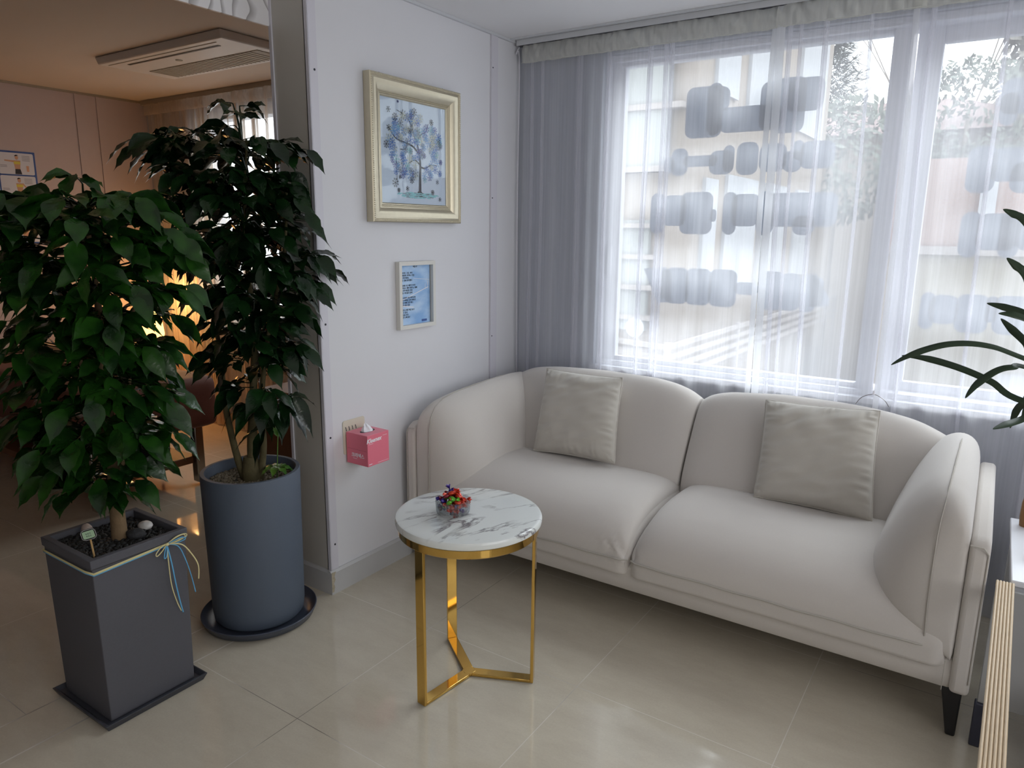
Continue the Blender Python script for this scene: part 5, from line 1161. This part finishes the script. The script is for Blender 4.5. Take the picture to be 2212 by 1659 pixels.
MB().box(-6.9, bx-0.30, by-0.14, by-0.02, 2.15, 6.5).build('balcony_glazing', ext['pale'], bl)
for zz in (2.15, 2.9, 3.5, 4.1): MB().box(-6.95, bx-0.1, by-0.2, by-0.02, zz, zz+0.07).build('ledge', ext['ledge'], bl)
MB().box(-6.9, bx-0.5, by-0.10, by-0.02, 0.1, 1.55).build('balcony_glazing', ext['pale'], bl)
for zz in (-0.2, 0.25, 0.65, 1.05, 1.45): MB().box(-6.95, bx-0.4, by-0.18, by-0.02, zz, zz+0.06).build('ledge', ext['ledge'], bl)
for (ya, yb, za, zb) in [(6.6,7.5,3.2,5.2),(8.0,9.6,3.2,5.2),(6.4,6.9,0.55,2.1),(7.3,8.8,0.6,2.2),(9.3,10.6,0.6,2.2),(11.4,12.6,0.6,2.2),(11,13,3.2,5.2)]:
    fr = MB().box(bx-0.01, bx+0.05, ya, yb, za, zb).build('window', ext['frame'], bl)
    MB().box(bx+0.04, bx+0.06, ya+0.07, (ya+yb)/2-0.03, za+0.07, zb-0.07).build('pane', extglass, fr); MB().box(bx+0.04, bx+0.06, (ya+yb)/2+0.03, yb-0.07, za+0.07, zb-0.07).build('pane', extglass, fr)
fn_ = thing('garden_fence', 'low fence of pale horizontal rails running back along the beige building', 'fence', (-1.1, 5, GZ))
for k in range(4):
    zz = 0.06-0.13*k
    MB().bar((-4.5, 4.1, zz+0.3), (-1.15, 5.0, zz), 0.04, 0.06).build('fence_rail', ext['ledge'], fn_); MB().bar((-1.15, 5.0, zz), (-0.9, 14.0, zz), 0.04, 0.06).build('fence_rail', ext['ledge'], fn_)
for px_, py_ in [(-4.5,4.1),(-2.8,4.55),(-1.15,5.0),(-1.08,7.5),(-1.0,10.5),(-0.9,13.9)]: MB().box(px_-0.03, px_+0.03, py_-0.03, py_+0.03, GZ, 0.12).build('post', ext['ledge'], fn_)
b2 = thing('brick_house', 'red brick house with tiled roof and sandy ground floor across the street', 'building', (3, 13, GZ))
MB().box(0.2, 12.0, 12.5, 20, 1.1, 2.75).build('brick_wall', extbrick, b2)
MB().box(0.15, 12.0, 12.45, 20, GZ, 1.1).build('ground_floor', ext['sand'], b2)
MB().box(0.1, 12.1, 12.3, 12.45, 1.05, 1.2).build('ledge', ext['ledge'], b2)
MB().box(1.55, 1.8, 12.35, 12.5, 1.4, 2.6).build('downpipe', ext['frame'], b2)
MB().box(5.1, 6.4, 12.3, 12.45, -0.4, 0.8).build('brick_panel', extbrick, b2)
MB().box(3.4, 4.1, 12.4, 12.5, -0.9, 0.6).build('door', ext['stone'], b2)
b3 = thing('hipped_roof_house', 'house with a low red tiled roof below the pine', 'building', (-1, 22, GZ))
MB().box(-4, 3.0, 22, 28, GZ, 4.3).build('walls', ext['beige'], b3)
MB().hexa([(-4.6,21.4,4.3),(3.6,21.4,4.3),(3.6,28.6,4.3),(-4.6,28.6,4.3)], [(-3.0,24.5,5.6),(0.2,24.5,5.6),(0.2,25.5,5.6),(-3.0,25.5,5.6)]).build('roof', ext['roof'], b3)
def conifer(x, y, z0, h, r, label, seed, name='pine_tree', m='shrub', dens=900):
    r2 = random.Random(seed); t_ = thing(name, label, 'tree', (x, y, GZ), 'trees outside the window'); 
    MB().tube([(x,y,GZ),(x,y,z0+h*.98)], [r*.06+.03, 0.02], 8).build('trunk', ext['stone'], t_)
    f = MB()
    for k in range(dens):
        v = r2.random()**0.8; a = r2.uniform(0, 6.283); tier = 0.75+0.25*((v*9) % 1); rr_ = r*(1-v)**0.85*tier*r2.uniform(0.35, 1)
        p = Vector((x+rr_*cos(a), y+rr_*sin(a), z0+h*v)); d = Vector((cos(a), sin(a), r2.uniform(-.3, .4))).normalized(); s_ = d.cross(Vector((0,0,1))).normalized(); L_ = r*0.22*r2.uniform(.6,1.3)
        for q_ in range(3):
            dd = (d+s_*r2.uniform(-.8,.8)+Vector((0,0,r2.uniform(-.5,.5)))).normalized()
            f.add([p+s_*L_*.07, p-s_*L_*.07, p+dd*L_], [(0,1,2)])
    f.build('foliage', ext[m], t_, smooth=False, kind='stuff')
conifer(-2.6, 18.6, 3.9, 4.9, 1.5, 'pine tree with drooping tiers against the white sky', 1, dens=4200)
def shrub(x, y, z, rx, rz, label, seed, m='shrub', n=900):
    r2 = random.Random(seed); t_ = thing('evergreen_shrub', label, 'shrub', (x, y, GZ), 'shrubs outside the window'); n = int(n*1.6)
    MB().tube([(x,y,GZ),(x,y,z)], 0.05, 6).build('stem', ext['stone'], t_); f = MB()
    for k in range(n):
        p = Vector((r2.gauss(0,1), r2.gauss(0,1), r2.gauss(0,1))).normalized()*r2.uniform(.55,1)**0.5; p = Vector((x+p.x*rx, y+p.y*rx*.8, z+p.z*rz)); s_ = (0.12 if rx < 2.5 else 0.22)*r2.uniform(.5,1.2)
        e1 = Vector((r2.uniform(-1,1), r2.uniform(-1,1), r2.uniform(-1,1))).normalized()*s_; e2 = e1.orthogonal().normalized()*s_*.5
        f.add([p-e1, p+e2, p+e1, p-e2], [(0,1,2,3)])
    f.build('foliage', ext[m], t_, smooth=False, kind='stuff')
shrub(-1.5, 16.2, 3.1, 1.6, 1.5, 'round evergreen in front of the hipped roof, left of the brick house', 3)
shrub(0.75, 21.0, 4.6, 1.8, 1.5, 'pale evergreen shrub rising behind the brick wall, centre', 4)
shrub(4.4, 24.0, 6.2, 3.2, 4.6, 'broad dry hedge above the brick house, right pane', 5, 'dry', 5000)
shrub(11.6, 24.0, 6.2, 3.3, 4.8, 'tall dry hedge above the brick house, far right', 6, 'dry', 5000)
def baretree(x, y, h, label, seed):
    r2 = random.Random(seed); mb = MB()
    def br_(p, d, L_, r_, n):
        q_ = p+d*L_; mb.tube([p, p.lerp(q_, .5)+Vector((r2.uniform(-.04,.04), 0, 0)), q_], [r_, r_*.8, r_*.55], 5)
        if n: 
            for _ in range(3): br_(q_, (d+Vector((r2.uniform(-.6,.6), r2.uniform(-.4,.4), r2.uniform(0,.4)))).normalized(), L_*.72, r_*.55, n-1)
    br_(Vector((x,y,GZ)), Vector((0,0,1)), h*.42, 0.09, 5); o = mb.build('bare_tree', ext['stone']); tag(o, label, 'tree')
baretree(-0.6, 31.0, 14.0, 'leafless tree beside the pine against the sky', 2)
def car(x, y, rz, m, label, z=GZ):
    t_ = thing('parked_car', label, 'car', (x, y, z), 'cars parked in the street'); t_.rotation_euler = (0,0,rz)
    prof = [(-2.1,0.35),(-2.15,0.7),(-2.0,0.9),(-1.5,0.98),(-0.9,1.38),(0.5,1.42),(1.2,1.0),(1.95,0.85),(2.1,0.6),(2.1,0.35)]
    o1 = MB().prism(prof, 1, -0.82, 0.82).build('body', m, None, bevel=0.08, bseg=3); o1.parent = t_
    o2 = MB().hexa([(1.18,-0.72,1.02),(1.18,0.72,1.02),(0.52,0.62,1.42),(0.52,-0.62,1.42)], [(1.22,-0.72,1.04),(1.22,0.72,1.04),(0.56,0.62,1.45),(0.56,-0.62,1.45)]).build('windscreen', ext['carwin'], None, smooth=False); o2.parent = t_
    o4 = MB().prism([(-1.35,1.02),(-0.85,1.34),(0.45,1.37),(1.0,1.02)], 1, -0.835, 0.835).build('side_windows', ext['carwin'], None, smooth=False); o4.parent = t_
    for wx in (-1.3, 1.3):
        for wy in (-0.75, 0.75):
            o3 = MB().tube([(wx, wy-0.1, 0.31), (wx, wy+0.1, 0.31)], 0.31, 18).build('wheel', M['black'], None); o3.parent = t_
cp = at_z(1662, 765, GZ+0.7); car(cp.x, cp.y, RAD(-70), ext['car'], 'pale green car parked below the middle curtain edge')
car(6.0, 10.2, RAD(4), ext['white'], 'white car parked outside the right pane', DZ)
